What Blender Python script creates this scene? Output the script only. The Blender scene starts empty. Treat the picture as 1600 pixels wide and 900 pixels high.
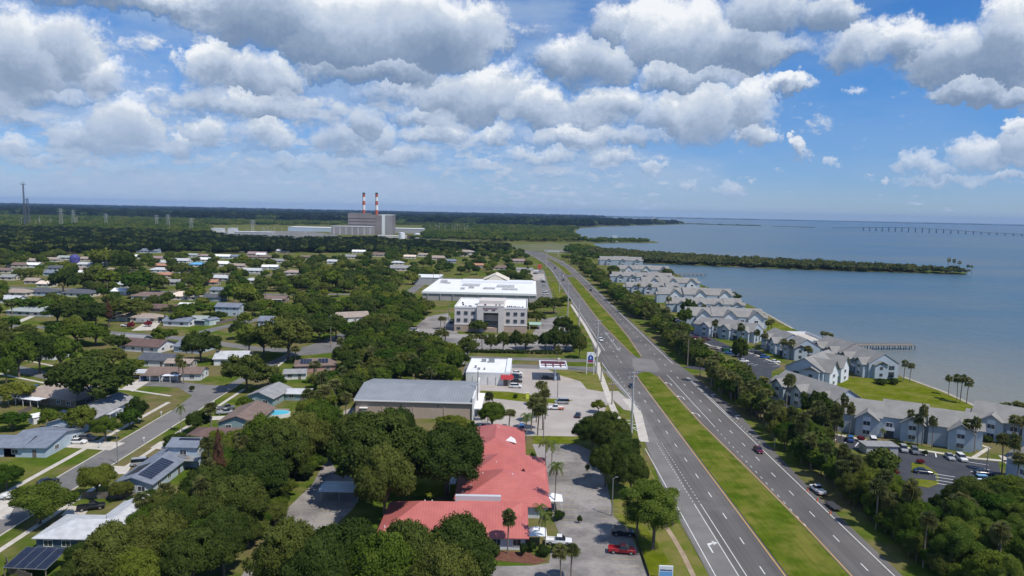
import bpy, math, random, numpy as np
from mathutils import Vector, Matrix
R=math.radians; PI=math.pi
sc=bpy.context.scene; C=sc.collection
# ---------------------------------------------------------------- camera
CAMF=1120.; CAMH=67.; PITCH=math.atan(120/1120.); ROLL=R(1.18)
cd=bpy.data.cameras.new('camera'); cam=bpy.data.objects.new('camera',cd); C.objects.link(cam)
cd.sensor_width=36; cd.lens=36*CAMF/1600; cd.clip_start=1; cd.clip_end=60000
cam.matrix_world=Matrix.Translation((0,0,CAMH))@Matrix.Rotation(R(90)-PITCH,4,'X')@Matrix.Rotation(ROLL,4,'Z')
sc.camera=cam
# ---------------------------------------------------------------- view
sc.view_settings.view_transform='Standard'; sc.view_settings.look='None'
sc.view_settings.gamma=1; sc.view_settings.use_curve_mapping=False; sc.view_settings.exposure=0.0
sc.render.engine='CYCLES'
sc.cycles.max_bounces=5; sc.cycles.diffuse_bounces=2; sc.cycles.glossy_bounces=2; sc.cycles.transmission_bounces=2
sc.cycles.volume_bounces=0; sc.cycles.transparent_max_bounces=6; sc.cycles.use_denoising=True
sc.cycles.caustics_reflective=False; sc.cycles.caustics_refractive=False
SUN_EL=R(58); SUN_AZ=math.atan2(3.6,-2.9)      # direction toward the sun: right and behind the camera
# ---------------------------------------------------------------- pixel <-> ground
def ray(px,py):
    u=px-800; v=py-450; c,s=math.cos(ROLL),math.sin(ROLL)
    u2=c*u+s*v; v2=-s*u+c*v; ct,st=math.cos(PITCH),math.sin(PITCH)
    return (u2, CAMF*ct-v2*st, -CAMF*st-v2*ct)
def G(px,py,z=0.):
    d=ray(px,py); t=(z-CAMH)/d[2]; return (d[0]*t,d[1]*t)
def P(x,y,z=0.):
    z-=CAMH; ct,st=math.cos(PITCH),math.sin(PITCH)
    fw=y*ct-z*st; up=y*st+z*ct; u2=CAMF*x/fw; v2=-CAMF*up/fw
    c,s=math.cos(ROLL),math.sin(ROLL); return 800+c*u2-s*v2, 450+s*u2+c*v2
def S(px,py):                                   # pixels per metre at a ground point
    g=G(px,py); q=P(g[0]+1,g[1]); return q[0]-px
# ---------------------------------------------------------------- world: sky and clouds
W=bpy.data.worlds.new('World'); sc.world=W; W.use_nodes=True
NT=W.node_tree; NT.nodes.clear()
class NB:
    def __init__(s,t): s.t=t
    def n(s,ty,**k):
        x=s.t.nodes.new(ty)
        for a,b in k.items(): setattr(x,a,b)
        return x
    def put(s,sock,v):
        if hasattr(v,'is_linked') or isinstance(v,bpy.types.NodeSocket): s.t.links.new(v,sock)
        else: sock.default_value=v
    def m(s,op,a,b=None,c=None,clamp=False):
        x=s.n('ShaderNodeMath',operation=op,use_clamp=clamp); s.put(x.inputs[0],a)
        if b is not None: s.put(x.inputs[1],b)
        if c is not None: s.put(x.inputs[2],c)
        return x.outputs[0]
    def vm(s,op,a,b=None,c=None):
        x=s.n('ShaderNodeVectorMath',operation=op); s.put(x.inputs[0],a)
        if b is not None: s.put(x.inputs[1],b)
        if c is not None: s.put(x.inputs[2],c)
        return x.outputs['Value'] if op in('DOT_PRODUCT','LENGTH') else x.outputs[0]
    def noise(s,vec,scale,detail=5,rough=.6,lac=2.0,dist=0.,out='Fac'):
        x=s.n('ShaderNodeTexNoise'); s.put(x.inputs['Vector'],vec)
        x.inputs['Scale'].default_value=scale; x.inputs['Detail'].default_value=detail
        x.inputs['Roughness'].default_value=rough; x.inputs['Lacunarity'].default_value=lac; x.inputs['Distortion'].default_value=dist
        return x.outputs[out]
    def mr(s,v,a,b,c=0.,d=1.,smooth=True):
        x=s.n('ShaderNodeMapRange',interpolation_type='SMOOTHSTEP' if smooth else 'LINEAR')
        s.put(x.inputs[0],v)
        for i,k in enumerate((a,b,c,d)): s.put(x.inputs[i+1],k)
        return x.outputs[0]
    def mix(s,f,a,b,blend='MIX'):
        x=s.n('ShaderNodeMix',data_type='RGBA',blend_type=blend); s.put(x.inputs[0],f)
        s.put(x.inputs[6],a if not isinstance(a,tuple) else (*a,1)); s.put(x.inputs[7],b if not isinstance(b,tuple) else (*b,1))
        return x.outputs[2]
# cumulus banks: px centre, half-widths (px), weight ; flat bases come from the doubled lower half
CL=[(35,110,110,100,1.1),(110,90,75,75,1.),(150,125,65,50,1.),(60,150,120,28,.9),(195,205,70,70,1.),(130,215,60,35,.8),(225,225,45,30,.7),(20,225,60,25,.6),
 (335,105,55,55,1),(400,120,75,50,1),(375,165,95,32,1),(240,5,230,30,.9),(430,30,150,65,1.2),(560,60,150,75,1.5),(660,60,140,85,1.5),(600,110,110,35,1.2),(740,70,60,40,.9),
 (510,105,50,35,.8),(600,150,60,30,.8),(700,150,65,50,1),(760,155,90,60,1),(830,170,80,45,1),(650,178,60,22,.8),(870,95,50,40,.9),(930,100,70,55,1),(960,40,45,42,1.),(1010,60,55,65,1),
 (1080,70,80,75,1.2),(1130,80,110,60,1.3),(1190,30,80,55,1.1),(1290,20,60,45,1.),(1330,80,60,55,.9),(1240,75,50,25,.7),(1080,125,90,35,1),
 (1110,180,80,60,1),(1170,165,60,50,1),(1185,205,35,32,.8),(1225,138,38,16,.8),(960,170,80,40,1),(1030,185,60,45,.9),(900,215,110,28,.9),(1000,215,60,25,.8),
 (1420,75,70,45,1.1),(1490,95,90,60,1.3),(1570,80,80,85,1.5),(1540,140,120,32,1.2),(1590,200,25,22,.8),(1595,225,40,45,.9),(1540,245,60,30,.8),(1460,262,60,20,.8),(1500,280,110,12,.7),
 (570,190,40,38,.9),(530,215,40,45,.9),(605,215,30,40,.8),(330,215,45,40,.85),(410,215,60,35,.8),(290,235,40,25,.7),(680,210,70,25,.8),(760,215,60,20,.7),(480,250,80,20,.7),(850,245,70,18,.8),(960,250,40,18,.7),(1020,262,25,10,.6),
 (1240,232,14,16,.6),(1240,212,7,10,.5),(1290,249,18,9,.6),(1140,300,28,13,.7),(1080,296,16,13,.6),(1175,285,8,6,.5),(1345,144,20,9,.5),(1375,282,14,7,.5),(60,250,80,16,.6),(640,245,70,22,.7),(200,262,80,14,.6),(740,262,60,12,.6)]
def azel(px,py):
    x,y,z=ray(px,py); return math.degrees(math.atan2(x,y)), math.degrees(math.asin(z/math.sqrt(x*x+y*y+z*z)))
gt=bpy.data.node_groups.new('cloud_density','ShaderNodeTree')
gt.interface.new_socket('Vector',in_out='INPUT',socket_type='NodeSocketVector')
gt.interface.new_socket('Density',in_out='OUTPUT',socket_type='NodeSocketFloat'); gt.interface.new_socket('Shade',in_out='OUTPUT',socket_type='NodeSocketFloat')
g=NB(gt); gi=g.n('NodeGroupInput'); go=g.n('NodeGroupOutput'); p=gi.outputs[0]
sx=g.n('ShaderNodeSeparateXYZ'); g.put(sx.inputs[0],p); az,el=sx.outputs[0],sx.outputs[1]
w1=g.noise(p,.33,5,.6,2.1,0,'Color'); w2=g.noise(p,1.3,4,.6,2.1,0,'Color')
wv=g.vm('MULTIPLY_ADD',w1,(4.6,3.4,0),(-2.3,-1.7,0)); wv2=g.vm('MULTIPLY_ADD',w2,(1.3,1.0,0),(-.65,-.5,0))
pw=g.vm('ADD',g.vm('ADD',p,wv),wv2)
pw=g.vm('MULTIPLY',pw,(1,1,0))
acc=-1.0; shd=0.0
for ic,(cx,cy,rx,ry,wt) in enumerate(CL):
    if ic and ic%4==0: pw=g.vm('ADD',pw,g.m('MULTIPLY',acc,1e-7))     # keeps the node graph sequential
    a0,e0=azel(cx,cy); a1,_=azel(cx+rx,cy); _,e1=azel(cx,cy-ry)
    ra=abs(a1-a0); re=abs(e1-e0)
    q=g.vm('MULTIPLY_ADD',pw,(1/ra,1/re,0),(-a0/ra,-e0/re,0))
    qs=g.n('ShaderNodeSeparateXYZ'); g.put(qs.inputs[0],q); vy=g.m('MAXIMUM',g.m('MINIMUM',qs.outputs[1],1.),-1.)
    q=g.vm('MAXIMUM',q,g.vm('MULTIPLY',q,(-1,-1.35,0)))
    dd=g.vm('DOT_PRODUCT',q,q)
    f=g.m('MULTIPLY_ADD',dd,-wt*.8,wt*.95)
    if acc==-1.0: acc=f; shd=vy
    else:
        wq=g.m('MULTIPLY_ADD',g.m('SUBTRACT',f,acc),5.,.5,clamp=True); shd=g.m('ADD',shd,g.m('MULTIPLY',wq,g.m('SUBTRACT',vy,shd))); acc=g.m('SMOOTH_MAX',acc,f,.12)
blob=g.m('MINIMUM',acc,1.1)
# small perspective-shrunk cumulus towards the horizon
def lowband(sc_,sy,seed):
    return g.noise(g.vm('MULTIPLY_ADD',p,(sc_,sc_*sy,0),(seed,seed*1.7,seed)),1.,5,.58,2.1,0.)
b0=lowband(.95,3.2,3.); b1=lowband(.48,2.4,11.); b2=lowband(.24,1.9,23.)
def mixf(f,a,b): return g.m('ADD',g.m('MULTIPLY',a,g.m('SUBTRACT',1.,f)),g.m('MULTIPLY',b,f))
low=mixf(g.mr(el,1.6,2.8),b0,b1); low=mixf(g.mr(el,4.2,6.),low,b2)
azc=g.mr(az,4,20,0.0,-.16); elc=g.mr(el,8.5,12.5,0.0,-.12)
low=g.m('ADD',g.m('MULTIPLY',g.m('SUBTRACT',low,.45),4.2),g.m('MULTIPLY',g.m('ADD',azc,elc),4.2))
fine=g.noise(p,2.6,6,.62)
out=g.m('ADD',g.m('MAXIMUM',blob,low),g.m('MULTIPLY',g.m('SUBTRACT',fine,.5),.50))
g.put(go.inputs[0],out); g.put(go.inputs[1],g.m('MULTIPLY',shd,g.mr(g.m('SUBTRACT',blob,low),-.2,.4)))
w=NB(NT)
tc=w.n('ShaderNodeTexCoord'); s3=w.n('ShaderNodeSeparateXYZ'); w.put(s3.inputs[0],tc.outputs['Generated'])
azn=w.m('MULTIPLY',w.m('ARCTAN2',s3.outputs[0],s3.outputs[1]),57.29578)
eln=w.m('MULTIPLY',w.m('ARCSINE',s3.outputs[2]),57.29578)
cb=w.n('ShaderNodeCombineXYZ'); w.put(cb.inputs[0],azn); w.put(cb.inputs[1],eln); pv=cb.outputs[0]
def dens(off,dep=None):
    x=w.n('ShaderNodeGroup'); x.node_tree=gt; w.put(x.inputs[0],w.vm('ADD',w.vm('ADD',pv,w.m('MULTIPLY',dep,1e-7)),off) if off else pv); return x.outputs[0],x.outputs[1]
(d0,sh0)=dens(None); d1=dens((.28,.65,0),d0)[0]
up1=w.m('SUBTRACT',d0,d1)
lit=w.m('ADD',w.m('MULTIPLY',up1,.38),w.m('MULTIPLY',sh0,.52))
thick=w.mr(d0,.45,1.3,0,.20); lit=w.m('SUBTRACT',w.m('SUBTRACT',w.m('ADD',lit,.58),thick),w.m('MULTIPLY',w.mr(w.noise(pv,.10,2),.38,.62),w.mr(eln,6,12,.06,.26)))
cr=w.n('ShaderNodeValToRGB'); w.put(cr.inputs[0],lit); e=cr.color_ramp.elements
e[0].position=.05; e[0].color=(.20,.285,.435,1); e[1].position=.95; e[1].color=(.90,.93,.97,1)
for ps,cc in((.32,(.31,.40,.55)),(.55,(.49,.58,.73)),(.76,(.64,.71,.81))):
    q=cr.color_ramp.elements.new(ps); q.color=(*cc,1)
fade=w.mr(eln,0.,8.5,.88,0.)
ccol=w.mix(fade,cr.outputs[0],(.38,.50,.69))
alpha=w.mr(d0,-.20,w.mr(w.noise(pv,.22,2),.35,.65,.35,1.0),0,1)
veil=w.m('MULTIPLY',w.mr(w.noise(w.vm('MULTIPLY',pv,(.5,1.6,1)),.16,5,.6),.30,.62,.05,.66),w.m('MULTIPLY',w.mr(azn,8,22,1,.25),w.mr(eln,2,6,1.35,1.)))
vcol=(.40,.52,.70)
ccol=w.mix(w.mr(alpha,0,.5),vcol,ccol)
alpha=w.m('MAXIMUM',alpha,veil)
sky=w.n('ShaderNodeTexSky',sky_type='NISHITA'); sky.sun_disc=False; sky.sun_elevation=SUN_EL; sky.sun_rotation=SUN_AZ
sky.altitude=0; sky.air_density=1.0; sky.dust_density=.05; sky.ozone_density=4.0
SK=.11
tint=w.mix(1.0,sky.outputs[0],w.mix(w.mr(eln,.5,12),(.44,.60,.97),(.30,.66,1.06)),'MULTIPLY')
up=w.m('GREATER_THAN',s3.outputs[2],-.02)
ccol2=w.vm('SCALE',ccol); ccol2=ccol2  # scaled below
sn=[x for x in NT.nodes if x.type=='VECT_MATH' and x.operation=='SCALE'][-1]; sn.inputs['Scale'].default_value=1/SK
mixc=w.mix(alpha,tint,sn.outputs[0])
bg=w.n('ShaderNodeBackground'); w.put(bg.inputs[0],mixc); bg.inputs[1].default_value=SK
wo=w.n('ShaderNodeOutputWorld'); w.put(wo.inputs[0],bg.outputs[0])
W.cycles.sampling_method='MANUAL'; W.cycles.sample_map_resolution=512
sl=bpy.data.lights.new('sun','SUN'); sl.energy=4.3; sl.angle=R(.53); sl.color=(1,.945,.86)
so=bpy.data.objects.new('sun',sl); C.objects.link(so)
sd=Vector((math.sin(SUN_AZ)*math.cos(SUN_EL),math.cos(SUN_AZ)*math.cos(SUN_EL),math.sin(SUN_EL)))
so.rotation_euler=sd.to_track_quat('Z','Y').to_euler()
# ---------------------------------------------------------------- materials
MATS={}
def mat(name,c1,c2=None,scale=.5,rough=.85,bump=0.,metal=0.,spec=.3,detail=4,c3=None,s3=.05,space='obj',rnd=0.,lo=.35,hi=.65,wave=None,streak=None):
    if name in MATS: return MATS[name]
    m=bpy.data.materials.new(name); m.use_nodes=True; t=m.node_tree; t.nodes.clear(); b=NB(t)
    tc=b.n('ShaderNodeTexCoord'); pos=b.n('ShaderNodeNewGeometry').outputs['Position'] if space=='world' else tc.outputs['Object']
    bs=b.n('ShaderNodeBsdfPrincipled'); bs.inputs['Roughness'].default_value=rough; bs.inputs['Metallic'].default_value=metal
    bs.inputs['Specular IOR Level'].default_value=spec
    col=(*c1,1)
    nz=None
    if c2:
        nz=b.noise(pos,scale,detail,.6); col=b.mix(b.mr(nz,lo,hi),c1,c2)
    if c3: col=b.mix(b.mr(b.noise(pos,s3,5,.6),.42,.62),col,c3)
    if streak:                                  # fine lengthwise wear: (x scale, y scale, strength)
        nn=b.noise(b.vm('MULTIPLY',pos,(streak[0],streak[1],1)),1.,4,.6); col=b.mix(1.0,col,b.mix(nn,(1-streak[2],)*3,(1+streak[2],)*3),'MULTIPLY')
    if wave:                                    # (period m, strength, axis)  seams of standing-seam metal / boards
        wv=b.n('ShaderNodeTexWave',wave_type='BANDS',bands_direction=wave[2]); b.put(wv.inputs['Vector'],tc.outputs['Object'])
        wv.inputs['Scale'].default_value=.314/wave[0]*1.0; wv.inputs['Distortion'].default_value=0
        col=b.mix(b.mr(wv.outputs['Fac'],.0,.12,wave[1],0),col,(.02,.02,.02))
    if rnd:
        oi=b.n('ShaderNodeObjectInfo'); h=b.n('ShaderNodeHueSaturation'); b.put(h.inputs['Color'],col)
        b.put(h.inputs['Value'],b.m('MULTIPLY_ADD',oi.outputs['Random'],rnd,1-rnd/2)); col=h.outputs[0]
    b.put(bs.inputs['Base Color'],col)
    if bump:
        bp=b.n('ShaderNodeBump'); bp.inputs['Strength'].default_value=bump; bp.inputs['Distance'].default_value=.1
        b.put(bp.inputs['Height'],nz if nz else b.noise(pos,scale,detail,.6)); b.put(bs.inputs['Normal'],bp.outputs[0])
    o=b.n('ShaderNodeOutputMaterial'); b.put(o.inputs[0],bs.outputs[0]); MATS[name]=m; return m
def leafmat(name,c1,c2,rnd=.5,hue=.03,trans=.25,sc1=.35,radial=.40,zc=5.):
    m=bpy.data.materials.new(name); m.use_nodes=True; t=m.node_tree; t.nodes.clear(); b=NB(t)
    tc=b.n('ShaderNodeTexCoord'); ge=b.n('ShaderNodeNewGeometry'); oi=b.n('ShaderNodeObjectInfo')
    f=b.m('ADD',b.m('MULTIPLY',b.mr(b.noise(tc.outputs['Object'],sc1,4),.3,.7),.72),b.m('MULTIPLY',ge.outputs['Random Per Island'],.28))
    col=b.mix(f,c1,c2); h=b.n('ShaderNodeHueSaturation'); b.put(h.inputs['Color'],col)
    b.put(h.inputs['Value'],b.m('MULTIPLY_ADD',oi.outputs['Random'],rnd,1-rnd/2))
    b.put(h.inputs['Hue'],b.m('MULTIPLY_ADD',oi.outputs['Random'],-hue*2,.5+hue))
    d=b.n('ShaderNodeBsdfDiffuse'); b.put(d.inputs[0],h.outputs[0]); tr=b.n('ShaderNodeBsdfTranslucent'); b.put(tr.inputs[0],h.outputs[0])
    if radial:                                  # leaves of a clump catch the light much like the crown surface they sit on
        rv=b.vm('NORMALIZE',b.vm('SUBTRACT',tc.outputs['Object'],(0,0,zc))); vt=b.n('ShaderNodeVectorTransform',vector_type='NORMAL',convert_from='OBJECT',convert_to='WORLD'); b.put(vt.inputs[0],rv)
        nn=b.vm('NORMALIZE',b.vm('ADD',b.vm('MULTIPLY',ge.outputs['Normal'],(1-radial,)*3),b.vm('MULTIPLY',vt.outputs[0],(radial,)*3))); b.put(d.inputs['Normal'],nn)
    mx=b.n('ShaderNodeMixShader'); mx.inputs[0].default_value=trans; b.put(mx.inputs[1],d.outputs[0]); b.put(mx.inputs[2],tr.outputs[0])
    o=b.n('ShaderNodeOutputMaterial'); b.put(o.inputs[0],mx.outputs[0]); MATS[name]=m; return m
# ---------------------------------------------------------------- mesh building
class MB:
    def __init__(s): s.v=[]; s.f=[]; s.mi=[]
    def face(s,pts,mi=0):
        n=len(s.v); s.v+=[tuple(q) for q in pts]; s.f.append(tuple(range(n,n+len(pts)))); s.mi.append(mi)
    def hull(s,v,f,mi=0):
        n=len(s.v); s.v+=[tuple(q) for q in v]; s.f+=[tuple(n+i for i in q) for q in f]; s.mi+=[mi]*len(f)
    def box(s,x,y,z,a,b,c,rot=0,mi=0):          # centre x,y ; bottom z ; sizes
        co,si=math.cos(rot),math.sin(rot); v=[]
        for dz in(0,c):
            for dx,dy in((-a/2,-b/2),(a/2,-b/2),(a/2,b/2),(-a/2,b/2)): v.append((x+dx*co-dy*si,y+dx*si+dy*co,z+dz))
        s.hull(v,[(3,2,1,0),(4,5,6,7),(0,1,5,4),(1,2,6,5),(2,3,7,6),(3,0,4,7)],mi)
    def prism(s,poly,z0,z1,mi=0,top=None):
        n=len(poly); v=[(x,y,z0) for x,y in poly]+[(x,y,z1) for x,y in (top or poly)]
        s.hull(v,[tuple(range(n-1,-1,-1)),tuple(range(n,2*n))]+[(i,(i+1)%n,(i+1)%n+n,i+n) for i in range(n)],mi)
    def tube(s,p,q,r0,r1=None,n=6,mi=0):
        r1=r0 if r1 is None else r1; p=Vector(p); q=Vector(q); d=(q-p).normalized(); a=d.orthogonal().normalized(); b=d.cross(a); v=[]
        for c,r in((p,r0),(q,r1)):
            for i in range(n): t=2*PI*i/n; v.append(c+a*math.cos(t)*r+b*math.sin(t)*r)
        s.hull(v,[tuple(range(n-1,-1,-1)),tuple(range(n,2*n))]+[(i,(i+1)%n,(i+1)%n+n,i+n) for i in range(n)],mi)
    def gable(s,x,y,z,L,Wd,h,ov=.5,th=.18,rot=0,mi=0,ends=True):   # ridge along local x
        co,si=math.cos(rot),math.sin(rot); a=L/2+ov; b=Wd/2+ov; dr=h*(ov/(Wd/2)); z0=z-dr
        def T(p): return (x+p[0]*co-p[1]*si,y+p[0]*si+p[1]*co,p[2])
        for sg in(-1,1):
            v=[(-a,sg*b,z0),(a,sg*b,z0),(a,0,z+h),(-a,0,z+h)]; v=[T(q) for q in v]+[T((q[0],q[1],q[2]+th)) for q in v]
            s.hull(v,[(3,2,1,0),(4,5,6,7),(0,1,5,4),(1,2,6,5),(2,3,7,6),(3,0,4,7)],mi)
    def hip(s,x,y,z,L,Wd,h,ov=.5,rot=0,mi=0,run=None):
        co,si=math.cos(rot),math.sin(rot); a=L/2+ov; b=Wd/2+ov; k=min(run or b,a-.1); z0=z-h*ov/(Wd/2)
        def T(p): return (x+p[0]*co-p[1]*si,y+p[0]*si+p[1]*co,p[2])
        v=[(-a,-b,z0),(a,-b,z0),(a,b,z0),(-a,b,z0),(-a,-b,z0+.15),(a,-b,z0+.15),(a,b,z0+.15),(-a,b,z0+.15),(-a+k,0,z+h),(a-k,0,z+h)]
        s.hull([T(q) for q in v],[(3,2,1,0),(0,1,5,4),(1,2,6,5),(2,3,7,6),(3,0,4,7),(4,5,9,8),(6,7,8,9),(5,6,9),(7,4,8)],mi)
    def tri(s,x,y,z,Wd,h,rot,off,mi=0,th=.16):   # gable triangle wall, centred x,y, facing local -y at distance off
        co,si=math.cos(rot),math.sin(rot)
        def T(p): return (x+p[0]*co-p[1]*si,y+p[0]*si+p[1]*co,p[2])
        v=[(-Wd/2,-off,z),(Wd/2,-off,z),(0,-off,z+h),(-Wd/2,-off+th,z),(Wd/2,-off+th,z),(0,-off+th,z+h)]
        s.hull([T(q) for q in v],[(0,1,2),(5,4,3),(0,3,4,1),(1,4,5,2),(2,5,3,0)],mi)
    def mesh(s,name,mats,smooth=False):
        me=bpy.data.meshes.new(name); me.from_pydata([tuple(q) for q in s.v],[],s.f)
        for q in (mats if isinstance(mats,(list,tuple)) else [mats]): me.materials.append(q)
        me.polygons.foreach_set('material_index',s.mi)
        if smooth: me.polygons.foreach_set('use_smooth',[True]*len(s.f))
        me.update(); return me
    def ob(s,name,mats,parent=None,smooth=False,label=None):
        o=bpy.data.objects.new(name,s.mesh(name,mats,smooth)); C.objects.link(o)
        if parent: o.parent=parent
        if label: o['label']=label
        return o
THINGS=[]
def tag(o,label,cat,group=None,kind=None,auto=False):
    o['label']=label; o['category']=cat
    if group: o['group']=group
    if kind: o['kind']=kind
    THINGS.append((o,auto)); return o
def thing(name,label,cat,x,y,z=0,rot=0,group=None,auto=False):
    o=bpy.data.objects.new(name,None); o.empty_display_size=.5; C.objects.link(o); o.location=(x,y,z); o.rotation_euler=(0,0,rot)
    return tag(o,label,cat,group,None,auto)
def copy_tree(o,parent=None):
    c=o.copy(); C.objects.link(c)
    if parent: c.parent=parent
    for ch in o.children: copy_tree(ch,c)
    return c
def struct(name,mb,m,label=None):
    o=mb.ob(name,m); o['kind']='structure'
    if label: o['label']=label
    return o
def sheet(name,pts,z,m,px=True,kind='structure',th=0):
    from mathutils.geometry import tessellate_polygon
    q=[G(*p) for p in pts] if px else pts
    ar=sum(q[i][0]*q[(i+1)%len(q)][1]-q[(i+1)%len(q)][0]*q[i][1] for i in range(len(q)))
    if ar<0: q=q[::-1]
    v=[Vector((x,y,z)) for x,y in q]; tr=tessellate_polygon([v]); mb=MB(); fs=[]
    for t in tr:
        a,b,c=[v[i] for i in t]
        if (b-a).cross(c-a).z<0: t=(t[0],t[2],t[1])
        fs.append(tuple(t))
    mb.v=[tuple(p) for p in v]; mb.f=fs; mb.mi=[0]*len(fs)
    if th:
        n=len(v); mb.hull([tuple(p) for p in v]+[(p.x,p.y,p.z-th) for p in v],[(i+n,(i+1)%n+n,(i+1)%n,i) for i in range(n)])
    o=mb.ob(name,m); o['kind']=kind; return o
def strip(pts,w,z,mb,dash=None,mi=0):            # ribbon along world polyline
    acc=0
    for (x0,y0),(x1,y1) in zip(pts,pts[1:]):
        L=math.hypot(x1-x0,y1-y0); dx,dy=(x1-x0)/L,(y1-y0)/L; nx,ny=-dy*w/2,dx*w/2
        segs=[(0,L)] if not dash else []
        if dash:
            on,per=dash; t=-acc%per if acc else 0
            t=(-(acc%per)); 
            while t<L:
                a,b=max(t,0),min(t+on,L)
                if b>a: segs.append((a,b))
                t+=per
        acc+=L
        for a,b in segs:
            mb.face([(x0+dx*a-nx,y0+dy*a-ny,z),(x0+dx*b-nx,y0+dy*b-ny,z),(x0+dx*b+nx,y0+dy*b+ny,z),(x0+dx*a+nx,y0+dy*a+ny,z)][::-1],mi)
# ---------------------------------------------------------------- terrain materials
M_land=mat('land_grass',streak=(.35,.35,.4),c1=(.065,.105,.012),c2=(.12,.135,.026),scale=.09,rough=.95,bump=.2,space='world',c3=(.155,.13,.06),s3=.045,spec=0.)
M_lawn=mat('lawn_grass',(.082,.112,.006),(.125,.145,.010),.35,.95,.2,streak=(.5,.5,.3),space='world',c3=(.15,.155,.03),s3=.1,spec=0.)
M_lawn2=mat('dry_grass',(.115,.14,.022),(.19,.165,.055),.22,.95,.2,space='world',spec=0.)
M_med=mat('median_grass',(.060,.096,.007),(.095,.128,.013),.25,.95,.2,streak=(1.4,.05,.35),space='world',c3=(.15,.15,.03),s3=.12,spec=0.)
M_hwy=mat('highway_asphalt',(.122,.113,.104),(.155,.144,.134),.12,.85,.1,streak=(1.1,.010,.42),space='world',c3=(.098,.092,.088),s3=.03)
M_hwyL=mat('light_asphalt',(.165,.158,.148),(.20,.19,.178),.15,.85,.1,space='world')
M_str=mat('street_asphalt',(.135,.132,.125),(.17,.163,.155),.2,.85,.1,space='world',c3=(.185,.175,.165),s3=.05)
M_lot=mat('lot_asphalt',streak=(.9,.9,.3),c1=(.15,.14,.132),c2=(.235,.215,.20),scale=.10,rough=.88,bump=.1,space='world',c3=(.30,.275,.255),s3=.07)
M_dlot=mat('fresh_asphalt',(.045,.048,.058),(.060,.063,.072),.2,.8,.1,space='world')
M_conc=mat('lot_concrete',(.36,.32,.285),(.43,.39,.35),.12,.9,.05,space='world',c3=(.36,.32,.29),s3=.05)
M_walk=mat('walk_concrete',(.46,.42,.36),(.54,.50,.44),.4,.9,.05,space='world')
M_dirt=mat('bare_dirt',(.30,.22,.15),(.38,.30,.21),.3,.95,.1,space='world')
M_mulch=mat('red_mulch',(.13,.05,.035),(.17,.08,.05),1.2,.95,.3,space='world')
M_white=mat('road_paint_white',(.72,.72,.70),(.60,.60,.58),1.,.7,space='world')
M_yel=mat('road_paint_yellow',(.62,.36,.09),(.52,.34,.13),1.,.7,space='world')
M_sand=mat('shore_sand',(.42,.38,.31),(.30,.27,.2),.4,.95,.1,space='world')
# ---------------------------------------------------------------- land, water, sky side setting
HZ=19000.
SHORE=[(173,60),(173,229),(169,248),(170.5,276),(168,301),(166,330),(168,371),(170,409),(170,427),(180,520),(182,578),(184,722),(187,838),(163,975),
 (175,985),(300,945),(430,915),(573,903),(590,930),(470,985),(330,1060),(230,1150),(175,1230),(164,1321),(170,1450),(176,1592),(250,1665),(345,1700),(352,1790),(300,1850),(190,1800),(172,1870),
 (190,2300),(250,2800),(297,3180),(480,3700),(745,4232),(1000,4700),(1313,5317),(1150,5700),(800,6300),(900,8000),(1500,11000),(1200,HZ),(-HZ,HZ),(-HZ,1000),(-3000,60)]
sheet('ground',SHORE,0,M_land,px=False,th=1.2)
def watermat():
    m=bpy.data.materials.new('bay_water'); m.use_nodes=True; t=m.node_tree; t.nodes.clear(); b=NB(t)
    pos=b.n('ShaderNodeNewGeometry').outputs['Position']; bs=b.n('ShaderNodeBsdfPrincipled')
    n1=b.noise(b.vm('MULTIPLY',pos,(.35,1,1)),.0045,5,.62)
    col=b.mix(b.mr(n1,.35,.65),(.052,.115,.165),(.100,.135,.150))
    dist=b.vm('LENGTH',pos); col=b.mix(b.mr(dist,180,620),(.235,.215,.15),col)   # silty shallows along the near shore
    b.put(bs.inputs['Base Color'],col); bs.inputs['Roughness'].default_value=.3; bs.inputs['IOR'].default_value=1.33; bs.inputs['Specular IOR Level'].default_value=.42
    bp=b.n('ShaderNodeBump'); bp.inputs['Strength'].default_value=1.; bp.inputs['Distance'].default_value=.8
    h=b.m('ADD',b.noise(b.vm('MULTIPLY',pos,(1,1.8,1)),.22,4,.6),b.m('MULTIPLY',b.noise(pos,.05,3),1.5)); b.put(bp.inputs['Height'],h); b.put(bs.inputs['Normal'],bp.outputs[0])
    o=b.n('ShaderNodeOutputMaterial'); b.put(o.inputs[0],bs.outputs[0]); return m
mb=MB(); mb.face([(-500,-500,-.7),(HZ,-500,-.7),(HZ,HZ,-.7),(-500,HZ,-.7)]); struct('water',mb,watermat())
# far shore on the horizon and low islets
M_far=mat('far_shore_green',(.03,.05,.025),(.05,.07,.03),.01,.95,space='world')
def ridge(name,pts,w,h,m=M_far,n=60,seed=1):
    rr=random.Random(seed); mb=MB(); 
    for (x0,y0),(x1,y1) in zip(pts,pts[1:]):
        L=math.hypot(x1-x0,y1-y0); k=max(2,int(L/n))
        for i in range(k):
            t=(i+.5)/k; hh=h*rr.uniform(.55,1.15); a=math.atan2(y1-y0,x1-x0)
            cx,cy=x0+(x1-x0)*t,y0+(y1-y0)*t; s=L/k*.62
            mb.prism([(cx+math.cos(a+q)*s-(-math.sin(a))*0,cy+math.sin(a+q)*w/2*1.) for q in [j*PI/3 for j in range(6)]],-1,hh,top=[(cx+math.cos(a+q)*s*.7,cy+math.sin(a+q)*w/2*.6) for q in [j*PI/3 for j in range(6)]])
    o=mb.ob(name,m); o['kind']='structure'; return o
ridge('far_land',[(1400,13500),(4000,13200),(7000,12600),(10500,11500)],500,14,n=160)
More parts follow.
